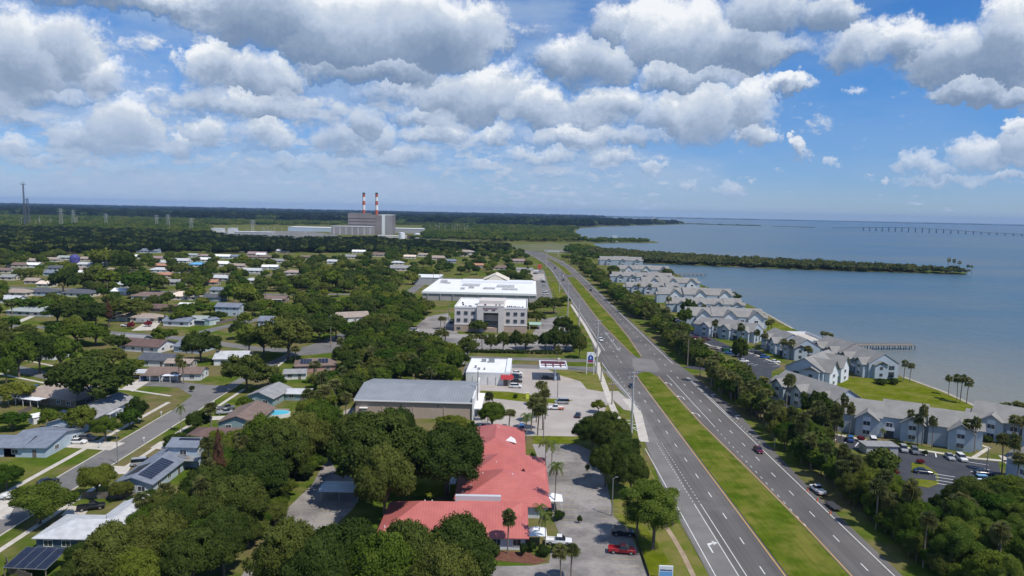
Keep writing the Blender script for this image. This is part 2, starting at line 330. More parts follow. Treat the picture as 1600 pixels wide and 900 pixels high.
ridge('sand_spit_land',[(1250,5350),(1500,5150),(1720,5000)],60,7,n=40,seed=3); ridge('causeway_land',[(1780,4950),(2010,4800)],30,3.5,n=30,seed=4)
# ---------------------------------------------------------------- highway
def curve(off,y0,y1):                            # centreline bends left beyond 850 m
    pts=[]; y=y0
    while y<y1+.1:
        pts.append((y,)); y+=25 if y>=600 else 50
    return pts
def bend(y): return 0 if y<780 else -((y-780)**2)/6200.
def line(x,y0,y1):
    ys=[y0]; 
    while ys[-1]<y1: ys.append(min(ys[-1]+(40 if ys[-1]>=700 else 80),y1))
    return [((x(y) if callable(x) else x)+bend(y),y) for y in ys]
def band(name,xl,xr,y0,y1,z,m):
    a=line(xl,y0,y1); b=line(xr,y0,y1); return sheet(name,a+b[::-1],z,m,px=False)
def LW(y): # left edge of the western carriageway
    return np.interp(y,[90,200,214,236,260,300,330,345,500,680,1500],[39.1,39.2,40.6,44.2,44.0,41.0,41.2,45.6,46.1,45.7,46])
band('highway_road',lambda y:LW(y)-1.2,lambda y:float(np.interp(y,[90,190,205,235,292,310,420,1500],[74.9,75.0,76.6,78.6,78.4,75.4,74.7,74.8])),90,1500,.02,M_hwy)
band('turn_lane_asphalt_road',lambda y:LW(y)-1.0,lambda y:LW(y)+4.6 if y<236 else LW(y)+1.5,90,300,.026,M_hwyL)
MED=[(52.9,90),(52.9,292),(54,297),(57,300),(59.5,299),(61,292),(61.6,225),(63.3,185),(64.6,150),(64.6,90)]
sheet('median_grass_land',MED,.10,M_med,px=False,th=.12)
sheet('upper_median_grass_land',[(59.4,331),(61.2,331),(61.6,345),(63.4,385),(64.6,450),(65.0,730),(64,741),(60,744),(57.2,738),(56.7,700),(55.6,520),(55.6,430),(56.4,402),(58.6,338)],.10,M_med,px=False,th=.12)
p=[(x+bend(y),y) for x,y in [(58.6,775),(64.8,768),(65,850),(64.6,950),(62.5,1030),(61,1050),(59,1030),(58.3,950),(58.2,850)]]
sheet('far_median_grass_land',p,.10,M_med,px=False,th=.12)
sheet('crossing_light_asphalt_road',[(53.5,302),(62,300),(65,306),(66,326),(60,330),(57,330),(54,312)],.034,M_hwyL,px=False)
mw=MB(); my=MB(); z=.040
for x,a,b in ((52.35,90,294),(55.0,430,735),(57.9,775,1050)): strip(line(x,a,b),.22,z,my)
strip([(55.9,402),(58.3,338)],.2,z,my); strip([(55.0,430),(55.9,402)],.2,z,my)
strip([(65.1,90),(65.1,148),(63.9,185),(62.2,225),(61.6,292)],.22,z,my)
strip([(61.9,334),(64.1,385),(65.2,450),(65.6,600),(65.7,735)],.22,z,my); strip(line(65.6,770,1050),.22,z,my)
strip([(LW(y),y) for y in (90,200)],.18,z,mw); strip([(46.0,345),(46.2,500),(45.9,600),(45.9,780)],.2,z,mw); strip(line(46,780,1400),.25,z,mw)
strip([(LW(y)+.1,y) for y in (236,262,290,318)],.18,z,mw)
strip([(44.7,238),(44.9,300)],.16,z,mw,dash=(2,6))
strip(line(73.3,90,292),.2,z,mw); strip(line(73.3,318,1400),.22,z,mw)
for x in (43.5,45.0): strip([(x,90),(x,161)],.16,z,mw); strip([(x,162),(x,206)],.16,z,mw,dash=(.7,1.9))
strip([(48.75,92),(48.75,292)],.2,z,mw,dash=(3,12.2)); strip([(50.2,330),(50.2,1400)],.2,z,mw,dash=(3,12.2)) if 0 else strip(line(50.0,318,1400),.2,z,mw,dash=(3,12.2))
strip(line(69.2,94,1400),.2,z,mw,dash=(3,12.2))
strip([(65.5,222),(65.9,296)],.17,z,mw); strip([(65.2,150),(65.4,222)],.16,z,mw,dash=(1.4,4.0))
strip([(74.0,234),(74.0,292)],.16,z,mw); strip([(74.8,205),(74.2,234)],.16,z,mw,dash=(.8,2.6))
strip([(53.2,345),(53.2,404)],.16,z,mw)
strip([(36.0,231),(40.9,212)],.2,z,mw)
for k in range(5): strip([(36.9+k*.9,229-k*4.2),(40.6,226.5-k*3.6)],.35,z,mw)
strip([(69.6,905),(69.6,1000)],.2,z,mw) if 0 else None
def arrow(x,y,s=1,left=True,up=1):
    q=-1 if left else 1
    for poly in ([(-.12,-1.2),(.12,-1.2),(.12,.5),(-.12,.5)],[(-.12,.5),(.12,.5),(.12*q+q*.9,.95),(.12*q+q*.9,1.2),(-.12,.9)],[(q*.9,.6),(q*1.7,1.1),(q*.9,1.6)]):
        mw.face([(x+a*s*1.25,y+up*b*s*1.9,z+.002) for a,b in poly])
arrow(41.2,139,1,False); 
for y in (236,258,279): arrow(63.8,y,1,True)
arrow(75.9,234,1,False,1); arrow(75.6,262,1,False,1)
for y in (352,375,397): arrow(54.4,y,1,True,-1)
for yy in (300.5,329): strip([(67,yy),(67,yy)],0.1,z,mw) if 0 else None
struct('road_markings_white_lines',mw,M_white); struct('road_markings_yellow_lines',my,M_yel)
# ---------------------------------------------------------------- side roads, lots, walks (pixel-traced ground outlines)
sh=lambda n,p,z,m,**k: sheet(n,p,z,m,**k)
SH=[
('store_lot_concrete_pavement',[(796,572),(849,574),(877,587),(907,596),(917,608),(940,612),(966,611),(990,632),(1000,645),(975,640),(957,624),(948,634),(940,655),(902,682),(830,681),(742,680),(740,640),(742,600)],.030,M_conc),
('store_grass_strip_land',[(738,610),(793,612),(826,616),(845,622),(896,625),(880,631),(820,628),(775,623),(742,623)],.036,M_lawn),
('north_access_road',[(722,556),(933,562),(936,566),(880,565),(738,561)],.030,M_str),
('south_access_road',[(728,566),(800,569),(940,574),(950,583),(880,578),(770,574),(735,592),(722,585)],.033,M_str),
('office_lot_asphalt_pavement',[(640,530),(650,510),(668,494),(700,489),(716,522),(830,525),(847,498),(880,494),(892,520),(895,548),(735,548),(724,570),(705,560),(640,549)],.028,M_lot),
('market_lot_asphalt_pavement',[(828,420),(850,422),(857,445),(866,470),(838,470),(834,445)],.028,M_hwyL),
('market_front_concrete_pavement',[(808,428),(850,428),(852,438),(824,438)],.035,M_conc),
('clinic_lot_asphalt_pavement',[(832,694),(900,694),(928,706),(950,762),(958,806),(988,838),(1014,902),(1030,960),(740,960),(770,885),(830,884),(858,880),(862,850),(873,832),(862,806),(857,760)],.030,M_lot),
('alley_asphalt_road',[(512,712),(500,735),(488,757),(440,803),(400,868),(370,910),(350,960),(430,960),(450,915),(470,880),(530,815),(552,795),(572,760),(540,742),(522,730)],.028,M_lot),
('warehouse_yard_concrete_pavement',[(537,642),(560,634),(553,655),(560,660),(556,690),(530,690)],.028,M_conc),
('neighbourhood_street_road',[(-110,60),(-110,228),(-112,247),(-122,258),(-140,260),(-166,264),(-176,266),(-205,282),(-270,322),(-420,395),(-420,404),(-268,332),(-206,291),(-177,274.5),(-160,269),(-140,267),(-128,268),(-115,263),(-106,262),(-105,300),(-101,334),(-96,352),(-90,388),(-88,470),(-86,640),(-78,640),(-79,470),(-80,388),(-84,352),(-78,338),(-66,334),(-66,327),(-82,328),(-98,318),(-102,262),(-102,60)],.030,M_str),
('cross_street_road',[(-84,331),(-120,337),(-150,352),(-171,361),(-250,383),(-400,392),(-700,392),(-700,385),(-400,384),(-249,375),(-172,353),(-151,344),(-122,329),(-90,322)],.034,M_str),
('back_street_road',[(-160,356),(-158,383),(-146,425),(-120,445),(-86,448),(-86,455),(-122,452),(-152,430),(-165,384),(-168,356)],.026,M_str),
('far_cross_street_road',[(-700,560),(-300,545),(-180,540),(-85,560),(-85,568),(-180,548),(-300,553),(-700,568)],.026,M_str),
('distant_cross_street_road',[(-900,720),(-300,700),(-120,690),(-20,700),(-20,708),(-120,699),(-300,709),(-900,729)],.026,M_str),
('apartment_entrance_road',[(1066,574),(1085,577),(1180,590),(1176,622),(1203,622),(1206,580),(1222,572),(1172,546),(1140,541),(1108,526),(1090,520),(1060,500),(1050,500),(1078,527),(1120,549),(1152,560),(1160,568),(1150,580),(1085,570)],.040,M_dlot),
('apartment_lot_asphalt_pavement',[(1284,678),(1310,681),(1420,702),(1500,716),(1560,722),(1568,765),(1480,800),(1432,795),(1405,768),(1394,742),(1388,714),(1330,702)],.040,M_dlot),
('lot_island_grass_land',[(1424,723),(1440,724),(1452,731),(1466,741),(1467,757),(1450,763),(1425,758)],.12,M_lawn),
('parking_bay_asphalt_pavement',[(1425,738),(1462,742),(1465,752),(1426,748)],.126,M_dlot),
('upper_lot_asphalt_pavement',[(1013,474),(1030,484),(1058,498),(1070,515),(1055,505),(1030,492),(1010,482)],.040,M_dlot),
('far_lot_asphalt_pavement',[(948,438),(960,445),(975,462),(985,468),(975,468),(958,452),(945,442)],.040,M_dlot),
('apartment_lawn_land',[(1290,602),(1322,590),(1400,592),(1415,592),(1475,614),(1541,644),(1520,664),(1440,648),(1330,640)],.010,M_lawn),
('shore_lawn_land',[(1180,488),(1200,500),(1238,514),(1200,517),(1185,505)],.010,M_lawn),
('verge_land',[(940,565),(955,622),(1000,700),(1030,760),(1060,820),(1118,915),(1015,915),(985,835),(955,780),(930,700),(900,682),(957,624),(917,608),(907,596),(877,587),(849,575),(935,575)],.016,M_lawn2),
('verge_green_land',[(960,800),(1000,815),(1030,850),(1065,915),(1018,915),(990,840)],.020,M_lawn),
('upper_verge_land',[(868,440),(884,470),(902,500),(910,524),(890,500),(872,465),(860,445)],.016,M_lawn),
('clinic_grass_strip_land',[(832,681),(902,682),(905,692),(834,694)],.034,M_lawn),
('clinic_garden_land',[(640,700),(735,700),(735,775),(640,775)],.012,M_lawn),
('planting_bed_land',[(772,860),(830,864),(838,870),(855,876),(838,882),(775,876)],.05,M_mulch),
]
for n,pp,zz,mm in SH: sheet(n,pp,zz,mm,px=(abs(pp[0][0])>=0 and pp[0][1]>400 and pp[0][0]>=500) or n in('neighbour',))
# concrete walks and driveways (world metres)
mk=MB()
def wpath(pts,w,zz=.045): strip(pts,w,zz,mk)
wpath([(34.9,206),(36.0,250),(37.5,290),(38.6,312),(39.3,318)],2.2); wpath([(40,330),(43.2,345),(44,420),(43.5,520)],1.8)
wpath([(40,206),(43.3,236),(42.3,255)],2.8)
wpath([(-115.9,110),(-115.9,238)],1.5); wpath([(-97.6,60),(-97.6,258)],1.3); wpath([(-119,246),(-137,253),(-168,258),(-200,274),(-262,312)],1.3,.045)
wpath([(-121,272),(-140,272),(-166,277),(-205,298)],1.2); wpath([(-97,270),(-99,316)],1.3); 
struct('sidewalk_path',mk,M_walk)
md=MB()
for q in [[(115,683),(150,688),(196,692),(172,704),(100,699)],[(328,641),(354,640),(352,647),(326,646)],[(318,651),(353,650),(350,656),(313,657)],[(218,592),(238,594),(208,612),(190,607)],
          [(-.1+172,728),(205,729),(198,741),(175,741)],[(0,775),(30,778),(12,812),(-20,812)],[(110,790),(140,795),(128,810),(95,806)],[(62,655),(100,640),(110,643),(80,655)],
          [(225,505),(255,500),(240,516),(205,517)],[(30,500),(52,492),(56,494),(20,509)],[(98,505),(128,500),(120,511),(88,511)],[(235,700),(250,690),(275,690),(268,705)]]:
    w=[G(*t) for t in q]; md.face([(a,b,.05) for a,b in (w[::-1] if sum(w[i][0]*w[(i+1)%len(w)][1]-w[(i+1)%len(w)][0]*w[i][1] for i in range(len(w)))<0 else w)])
struct('driveway_concrete_pavement',md,M_walk)
mk=MB(); kb=[(-110.15,60),(-110.15,228)],[(-101.85,60),(-101.85,262)],
for q in kb:
    for (x0,y0),(x1,y1) in zip(q,q[1:]): mk.box((x0+x1)/2,(y0+y1)/2,0,.35,y1-y0,.13)
struct('street_kerb_pavement',mk,M_walk)
mk=MB(); strip([G(1031,806),G(1040,822),G(1052,840),G(1068,868),G(1082,897),G(1095,925)],1.0,.032,mk); struct('worn_dirt_path',mk,M_dirt)
mk=MB(); strip([(168,301),(170.4,276),(169,248),(172.5,229)],1.6,.03,mk); strip([(179,519),(170,428)],1.6,.03,mk); strip([(168,371),(166.5,330)],1.5,.03,mk); struct('shore_sand_path',mk,M_sand)
mk=MB(); strip([G(1430,660),G(1300,636),G(1205,622)],.1,.03,mk)
wk=MB(); strip([G(1302,678),G(1400,697),G(1500,713),G(1520,716),G(1588,722)],1.6,.06,wk); strip([G(1520,716),G(1545,700),G(1518,690)],1.2,.064,wk); strip([G(1565,712),G(1590,740),G(1592,775)],1.6,.06,wk)
strip([G(1200,617),G(1240,640),G(1290,662)],1.3,.06,wk); strip([G(1085,529),G(1110,540),G(1150,548),G(1178,553),G(1218,570)],1.2,.06,wk)
struct('apartment_walk_path',wk,M_walk)
# parking stripes
ps=MB(); py_=MB()
def bays(x0,y0,x1,y1,n,ln,mb,zz=.05,px=True,w=.16):
    a=G(x0,y0) if px else (x0,y0); b=G(x1,y1) if px else (x1,y1); dx,dy=b[0]-a[0],b[1]-a[1]; L=math.hypot(dx,dy); nx,ny=-dy/L*ln,dx/L*ln
    for i in range(n+1): t=i/n; x,y=a[0]+dx*t,a[1]+dy*t; strip([(x,y),(x+nx,y+ny)],w,zz,mb)
bays(1302,691,1390,708,5,4.6,ps,w=.3); bays(1400,705,1512,722,7,4.6,ps,w=.3); bays(1518,752,1514,722,4,-4.6,ps,w=.25)
bays(1460,741,1464,756,3,4.6,ps,.132,w=.3); bays(1172,547,1222,572,7,-4.4,ps,w=.25); bays(1154,566,1176,571,3,3.6,ps,w=.25)
bays(25.2,128,25.2,157,11,4.8,py_,px=False,w=.16); bays(11.2,148,11.2,200,19,-4.6,py_,px=False,w=.16)
bays(-36.2,140,-36.2,168,11,5,py_,px=False,w=.16)
struct('parking_lines_white_markings',ps,M_white); struct('parking_lines_yellow_markings',py_,mat('faded_yellow_paint',(.45,.36,.16),(.3,.26,.18),1.,.8,space='world'))
# far plains beyond the trees: power station yard, fields
sheet('substation_yard_land',[(322,368),(350,352),(480,352),(520,366),(540,378),(470,385),(400,378),(330,372)],.03,mat('yard_gravel',(.30,.28,.25),(.36,.34,.30),.02,.95,space='world')) if 0 else None
def psheet(n,pts,zz,m): sheet(n,pts,zz,m,px=True)
psheet('substation_yard_land',[(335,366),(345,361),(480,361),(520,366),(540,372),(500,377),(440,376),(380,372)],.05,mat('yard_gravel',(.13,.13,.115),(.20,.195,.175),.03,.95,space='world'))
psheet('power_station_field_land',[(545,376),(620,368),(680,370),(790,388),(760,388),(690,385),(600,380)],.05,mat('field_grass',(.085,.105,.035),(.135,.135,.055),.01,.95,space='world'))
psheet('interchange_field_land',[(790,388),(800,382),(870,380),(925,385),(925,392),(870,397),(830,392)],.05,mat('field_grass',(.1,.1,.1)))
psheet('interchange_road',[(850,390),(930,391),(960,398),(955,400),(925,394),(850,393)],.07,M_hwyL)
# ---------------------------------------------------------------- vegetation prototypes
def fset(name,V,F,mats,mi=None,smooth=False):
    me=bpy.data.meshes.new(name); V=np.asarray(V,dtype=np.float32); F=np.asarray(F,dtype=np.int32); k=F.shape[1]
    me.vertices.add(len(V)); me.vertices.foreach_set('co',V.ravel()); me.loops.add(F.size); me.loops.foreach_set('vertex_index',F.ravel())
    me.polygons.add(len(F)); me.polygons.foreach_set('loop_start',np.arange(0,F.size,k,dtype=np.int32)); me.polygons.foreach_set('loop_total',np.full(len(F),k,dtype=np.int32))
    for q in mats: me.materials.append(q)
    if mi is not None: me.polygons.foreach_set('material_index',np.asarray(mi,dtype=np.int32))
    me.update(calc_edges=True); return me
def unit(v): return v/np.maximum(np.linalg.norm(v,axis=1,keepdims=True),1e-6)
_t=(1+5**.5)/2
ICO=unit(np.array([(-1,_t,0),(1,_t,0),(-1,-_t,0),(1,-_t,0),(0,-1,_t),(0,1,_t),(0,-1,-_t),(0,1,-_t),(_t,0,-1),(_t,0,1),(-_t,0,-1),(-_t,0,1)],dtype=float))
ICF=np.array([(0,11,5),(0,5,1),(0,1,7),(0,7,10),(0,10,11),(1,5,9),(5,11,4),(11,10,2),(10,7,6),(7,1,8),(3,9,4),(3,4,2),(3,2,6),(3,6,8),(3,8,9),(4,9,5),(2,4,11),(6,2,10),(8,6,7),(9,8,1)])
def crown(seed,Rr,Hc,nc,nl,leaf,z0,rc=.30,core=.80,flat=1.,lobes=3,low=.25):
    """clumps of small leaf faces through an uneven ellipsoid; returns verts, tris"""
    r=np.random.default_rng(seed); d=unit(r.normal(size=(nc,3))); d[:,2]=np.where(d[:,2]<-low,-d[:,2]*.6,d[:,2])
    rad=r.uniform(.25,1,nc)**.45*(1-rc*.8); az=np.arctan2(d[:,1],d[:,0])
    ph=r.uniform(0,6.28,3); lob=1+.16*np.sin(lobes*az+ph[0])+.10*np.sin((lobes+2)*az+ph[1])
    c=d*rad[:,None]*np.stack([lob,lob,np.ones(nc)],1)*np.array([Rr,Rr,Hc*.5*flat]); c[:,2]+=z0+Hc*.5
    rcl=Rr*rc*r.uniform(.65,1.25,nc)
    per=max(1,nl//nc); k=nc*per; ci=np.repeat(np.arange(nc),per)
    u=unit(r.normal(size=(k,3))+d[ci]*.45+np.array([0,0,.25])); pos=c[ci]+u*(rcl[ci]*(r.uniform(.62,1.12,k)+r.exponential(.07,k)))[:,None]*np.array([1,1,.8])
    nrm=unit(u+r.normal(size=(k,3))*.75); a=unit(np.cross(nrm,r.normal(size=(k,3)))); b=np.cross(nrm,a)
    s=leaf*r.uniform(.5,1.4,k)[:,None]; s2=s*r.uniform(.5,.9,k)[:,None]
    V=np.stack([pos-a*s*.5,pos+b*s2*.5,pos+a*s*.5,pos-b*s2*.5],1).reshape(-1,3); i=np.arange(k)[:,None]*4
    F=np.concatenate([i+np.array([[0,1,2]]),i+np.array([[0,2,3]])])
    if core:
        cv=[];cf=[]
        for j in range(nc):
            sc_=1+r.uniform(-.18,.18,12)[:,None]; cv.append(ICO*sc_*rcl[j]*core*np.array([1,1,.8])+c[j]); cf.append(ICF+12*j+len(V))
        V=np.concatenate([V]+cv); F=np.concatenate([F]+cf)
    return V,F,c,rcl
LM=dict(
 oakp=leafmat('oak_leaf_mass',(.044,.066,.013),(.100,.126,.030),.7,.03,radial=0),leafyp=leafmat('leafy_mass',(.046,.082,.010),(.120,.165,.026),.65,.035,radial=0),limep=leafmat('bright_mass',(.085,.115,.016),(.175,.20,.036),.3,.02,radial=0),
 shade=leafmat('cloud_shade_leaf',(.010,.019,.008),(.026,.040,.014),.5,.02,radial=0),  # cloud shadow over the far woods, painted in as a darker leaf colour
 oak=leafmat('oak_leaf',(.044,.066,.013),(.100,.126,.030),.7,.03),
 leafy=leafmat('leafy_green',(.046,.082,.010),(.120,.165,.026),.65,.035),
 lime=leafmat('bright_leaf',(.085,.115,.016),(.175,.20,.036),.3,.02),
 pine=leafmat('pine_needle',(.065,.105,.016),(.145,.200,.036),.4,.02),
 palm=leafmat('palm_frond',(.10,.125,.032),(.26,.26,.10),.4,.02,sc1=1.2,trans=.4,radial=0),
 queen=leafmat('feather_frond',(.08,.12,.025),(.18,.22,.06),.3,.02,sc1=1.2,trans=.4,radial=0),
 dead=leafmat('russet_foliage',(.055,.030,.020),(.13,.075,.045),.2,.0),
 mang=leafmat('mangrove_leaf',(.06,.078,.024),(.14,.15,.055),.5,.03,radial=0),
 far=leafmat('distant_leaf',(.035,.062,.014),(.085,.120,.030),.6,.03,sc1=.05,radial=0),
 hedge=leafmat('hedge_leaf',(.03,.05,.012),(.07,.10,.025),.4,.03,sc1=.8,radial=0),
 bloom=leafmat('red_bloom',(.16,.02,.03),(.28,.05,.07),.3,.0,sc1=1.,radial=0))
BARK=mat('bark_brown',(.11,.085,.062),(.19,.155,.12),3.,.95,.4); BARKP=mat('palm_bark',(.17,.14,.11),(.26,.22,.18),4.,.95,.4)
def limbs(seed,H,Rr,c,r0=.35,n=7):
    rr=random.Random(seed); mb=MB(); zb=H*.28
    mb.tube((0,0,-.2),(rr.uniform(-.2,.2),rr.uniform(-.2,.2),zb),r0,r0*.75,7)
    idx=rr.sample(range(len(c)),min(n,len(c)))
    for i in idx:
        q=Vector(c[i]); m=Vector((q.x*.45,q.y*.45,zb+(q.z-zb)*.55)); mb.tube((0,0,zb-.2),m,r0*.55,r0*.32,5); mb.tube(m,q,r0*.32,r0*.1,5)
    return mb
PROTO={}
def proto(kind,lod,n,fn):
    PROTO[(kind,lod)]=[fn(i) for i in range(n)]
def mk_tree(kind,lod,seed,Rr,H,Hc,z0,nc,nl,leaf,rc,lm,core=.8,low=.25,r0=.35,lobes=3):
    V,F,c,rcl=crown(seed,Rr,Hc,nc,nl,leaf,z0,rc,core,1.,lobes,low)
    tm=limbs(seed,H,Rr,c,r0,7 if lod<2 else 3)
    if lod<2:
        return (fset(kind+'_crown_mesh',V,F,[lm]),tm.mesh(kind+'_trunk_mesh',BARK),Rr,H)
    n=len(V); tv=np.array([tuple(q) for q in tm.v]); tf=[]
    for f in tm.f:
        for j in range(1,len(f)-1): tf.append((f[0]+n,f[j]+n,f[j+1]+n))
    F2=np.concatenate([F,np.array(tf)]); return (fset(kind+'_mesh',np.concatenate([V,tv]),F2,[lm,BARK],[0]*len(F)+[1]*len(tf)),None,Rr,H)
NLN={0:42000,1:8000,2:1300}; LFN={0:.31,1:.58,2:1.2}
for lod in(0,1,2):
    nl,lf=NLN[lod],LFN[lod]; nv=5 if lod<2 else 5
    proto('oak',lod,nv,lambda i:mk_tree('oak',lod,10+i+lod*7,6.5,10,9.4,.7,[170,95,26][lod],nl,lf,.175 if lod<2 else .34,LM['oak'],lobes=2+i%3))
    proto('leafy',lod,nv,lambda i:mk_tree('leafy',lod,40+i+lod*7,5,9.5,8.8,.8,[100,62,20][lod],int(nl*.75),lf*.95,.22 if lod<2 else .36,LM['leafy'],lobes=2+i%3))
    proto('lime',lod,2,lambda i:mk_tree('lime',lod,70+i+lod*7,5,8,7.2,1.0,[55,40,18][lod],int(nl*.7),lf*.95,.25 if lod<2 else .36,LM['lime']))
    proto('pine',lod,4,lambda i:mk_tree('pine',lod,90+i+lod*7,4.5,14,10.5,3.2,[34,26,12][lod],int(nl*.6),lf*.7 if lod<2 else lf*.8,.30,LM['pine'],core=.6,low=.9,r0=.28,lobes=4))
    proto('conifer',lod,1,lambda i:mk_tree('conifer',lod,120+i,2.2,13,12,1.0,[60,50,16][lod],int(nl*.35),lf*.7,.42,LM['dead'],core=.6,low=1,r0=.22))
    proto('mangrove',lod,3,lambda i:mk_tree('mangrove',lod,140+i,4.2,5,4.6,.3,[30,30,12][lod],int(nl*.4),lf,.33,LM['mang'],low=.6,r0=.15))
# taper the conifer into a spire
for lod in(0,1,2):
    me=PROTO[('conifer',lod)][0][0]; co=np.empty(len(me.vertices)*3,dtype=np.float32); me.vertices.foreach_get('co',co); co=co.reshape(-1,3)
    k=np.clip(1.25-co[:,2]/13.*1.15,.12,1.2); co[:,0]*=k; co[:,1]*=k; me.vertices.foreach_set('co',co.ravel()); me.update()
def palm_mesh(seed,Hh,nf=34,blade=1.5,lod=0):
    r=random.Random(seed); mb=MB(); lean=(r.uniform(-.5,.5),r.uniform(-.5,.5)); tm=MB(); px,py,pz=0,0,-.2
    segs=4
    for i in range(segs):
        t=(i+1)/segs; nx,ny,nz=lean[0]*t*t,lean[1]*t*t,Hh*t; tm.tube((px,py,pz),(nx,ny,nz),.20-.03*i/segs+.0,.19-.03*i/segs,6); px,py,pz=nx,ny,nz
    top=Vector((px,py,Hh))
    for k in range(nf):
        el=math.asin(r.uniform(-.75,.98)); a=r.uniform(0,2*PI); d=Vector((math.cos(a)*math.cos(el),math.sin(a)*math.cos(el),math.sin(el)))
        st=top+d*r.uniform(.5,.95)+Vector((0,0,.25)); side=d.cross(Vector((0,0,1)));
        if side.length<.1: side=Vector((1,0,0))
        side.normalize(); upv=side.cross(d); n=7 if lod==0 else (5 if lod==1 else 3); bl=blade*r.uniform(.75,1.1)
        if lod==0: mb.tube(top,st,.03,.02,3)
        for j in range(n):
            f=(j/(n-1)-.5)*2.3; dd=(d*math.cos(f)+side*math.sin(f)).normalized(); e=st+dd*bl+Vector((0,0,-bl*.28*(1+abs(f)*.4))); wd=side*math.cos(f)-d*math.sin(f)
            w=bl*(.13 if lod==0 else .2 if lod==1 else .34); m=st+dd*bl*.55+upv*.04
            mb.face([st,m+wd*w,e]); mb.face([st,e,m-wd*w])
    # brown skirt under the head
    return mb,tm,Hh
def queen_mesh(seed,Hh,lod=0):
    r=random.Random(seed); mb=MB(); tm=MB(); lean=(r.uniform(-.3,.3),r.uniform(-.3,.3)); tm.tube((0,0,-.2),(lean[0],lean[1],Hh),.17,.12,6); top=Vector((lean[0],lean[1],Hh))
    for k in range(17):
        a=2*PI*k/17+r.uniform(-.2,.2); up0=r.uniform(.1,1.15); L=r.uniform(2.4,3.2); p=top.copy(); d=Vector((math.cos(a)*math.cos(up0),math.sin(a)*math.cos(up0),math.sin(up0))); n=8
        for j in range(n):
            d=(d+Vector((0,0,-.24))).normalized(); q=p+d*L/n; side=d.cross(Vector((0,0,1))).normalized(); 
            for sg in(-1,1):
                for h in (0,.5):
                    b=p.lerp(q,h); ll=.75*(1-abs(j/n-.45)*.9); e=b+side*sg*ll+d*.25+Vector((0,0,-.32*ll-.1)); mb.face([b,b+d*.17,e])
            p=q
    return mb,tm,Hh
def pmesh(fn,kind,m,*a,lod=0):
    mb,tm,H=fn(*a,lod=lod) ; rr=3.0 if kind=='queen' else 2.1
    if lod<2: return (mb.mesh(kind+'_crown_mesh',m),tm.mesh(kind+'_trunk_mesh',BARKP),rr,H)
    n=len(mb.v); mb.v+=tm.v; mb.f+=[tuple(i+n for i in f) for f in tm.f]; mb.mi+=[1]*len(tm.f); return (mb.mesh(kind+'_mesh',[m,BARKP]),None,rr,H)
for lod in(0,1,2):
    PROTO[('palm',lod)]=[pmesh(palm_mesh,'palm',LM['palm'],200+i,7+i*.4,[46,34,16][lod],1.45,lod=lod) for i in range(4)]
    PROTO[('queen',lod)]=[pmesh(queen_mesh,'queen',LM['queen'],220+i,8,lod=lod) for i in range(2)]
def shrub_proto(name,m,seed,lod):
    V,F,c,_=crown(seed,1.,1.3,12,[2600,900,260][lod],[.16,.26,.4][lod],.0,.45,.85,1.,3,.2); return (fset(name+'_mesh',V,F,[m]),None,1.,1.3)
for lod in(0,1,2): PROTO[('shrub',lod)]=[shrub_proto('shrub',LM['hedge'],300+i,lod) for i in range(3)]; PROTO[('bloom',lod)]=[shrub_proto('bloom',LM['bloom'],310,lod)]
KIND={'oak':('oak_tree','tree'),'leafy':('broadleaf_tree','tree'),'lime':('light_green_tree','tree'),'pine':('pine_tree','pine tree'),'conifer':('conifer_tree','conifer'),
 'palm':('cabbage_palm','palm tree'),'queen':('queen_palm','palm tree'),'mangrove':('mangrove_tree','mangrove'),'shrub':('shrub','shrub'),'bloom':('flowering_shrub','shrub')}
LOOK={'oak':'dark round oak','leafy':'mid green leafy tree','lime':'bright yellow-green tree','pine':'tall airy pine','conifer':'russet brown spire conifer','palm':'fan-leaved palm','queen':'feather-leaved palm','mangrove':'low mangrove','shrub':'rounded green shrub','bloom':'red flowering shrub'}
TREES=[]; rt=random.Random(77)
def plant(kind,x,y,Rr,H,where,group=None,label=None):
    d=math.hypot(x,y); lod=0 if d<235 else 1 if d<480 else 2
    if kind in('shrub','bloom'): lod=0 if d<200 else 1 if d<350 else 2
    pr=rt.choice(PROTO[(kind,lod)]); cm,tm,r0,h0=pr; nm,cat=KIND[kind]; rz=rt.uniform(0,6.28)
    if tm is None: o=bpy.data.objects.new(nm,cm); C.objects.link(o)
    else:
        o=bpy.data.objects.new(nm,None); C.objects.link(o)
        a=bpy.data.objects.new('crown',cm); C.objects.link(a); a.parent=o; b=bpy.data.objects.new('trunk',tm); C.objects.link(b); b.parent=o
    o.location=(x,y,0); o.rotation_euler=(0,0,rz); s=Rr/r0; o.scale=(s,s,H/h0)
    if kind=='palm' and tm is not None: o.scale=(min(s,1.3),min(s,1.3),H/h0); 
    tag(o,label or (LOOK[kind]+' '+where),cat,group or (cat+'s '+where),None,label is None); TREES.append((x,y,Rr,kind)); return o
# ---------------------------------------------------------------- building materials
def rf(n,c,k=1.25,sc_=.6): return mat(n,c,tuple(min(.9,v*k) for v in c),sc_,.85,.1,spec=.2)
RM=dict(brown=rf('brown_shingle',(.17,.125,.105)),dark=rf('charcoal_shingle',(.085,.09,.105)),grey=rf('grey_shingle',(.24,.24,.24)),tan=rf('tan_shingle',(.30,.245,.205)),
 silver=rf('silver_roof',(.42,.43,.44)),white=rf('white_coated_roof',(.74,.73,.71),1.08),teal=rf('green_grey_roof',(.28,.31,.30)),orange=rf('terracotta_roof',(.36,.19,.12)),
 pink=rf('peach_roof',(.68,.56,.46),1.08),blue=rf('blue_tarp_roof',(.12,.33,.62)),slate=rf('slate_blue_roof',(.16,.18,.22)),maroon=rf('maroon_brown_roof',(.13,.085,.075)),mauve=rf('mauve_roof',(.26,.19,.19)),condo=rf('apartment_shingle',(.225,.218,.205),1.2,.25))
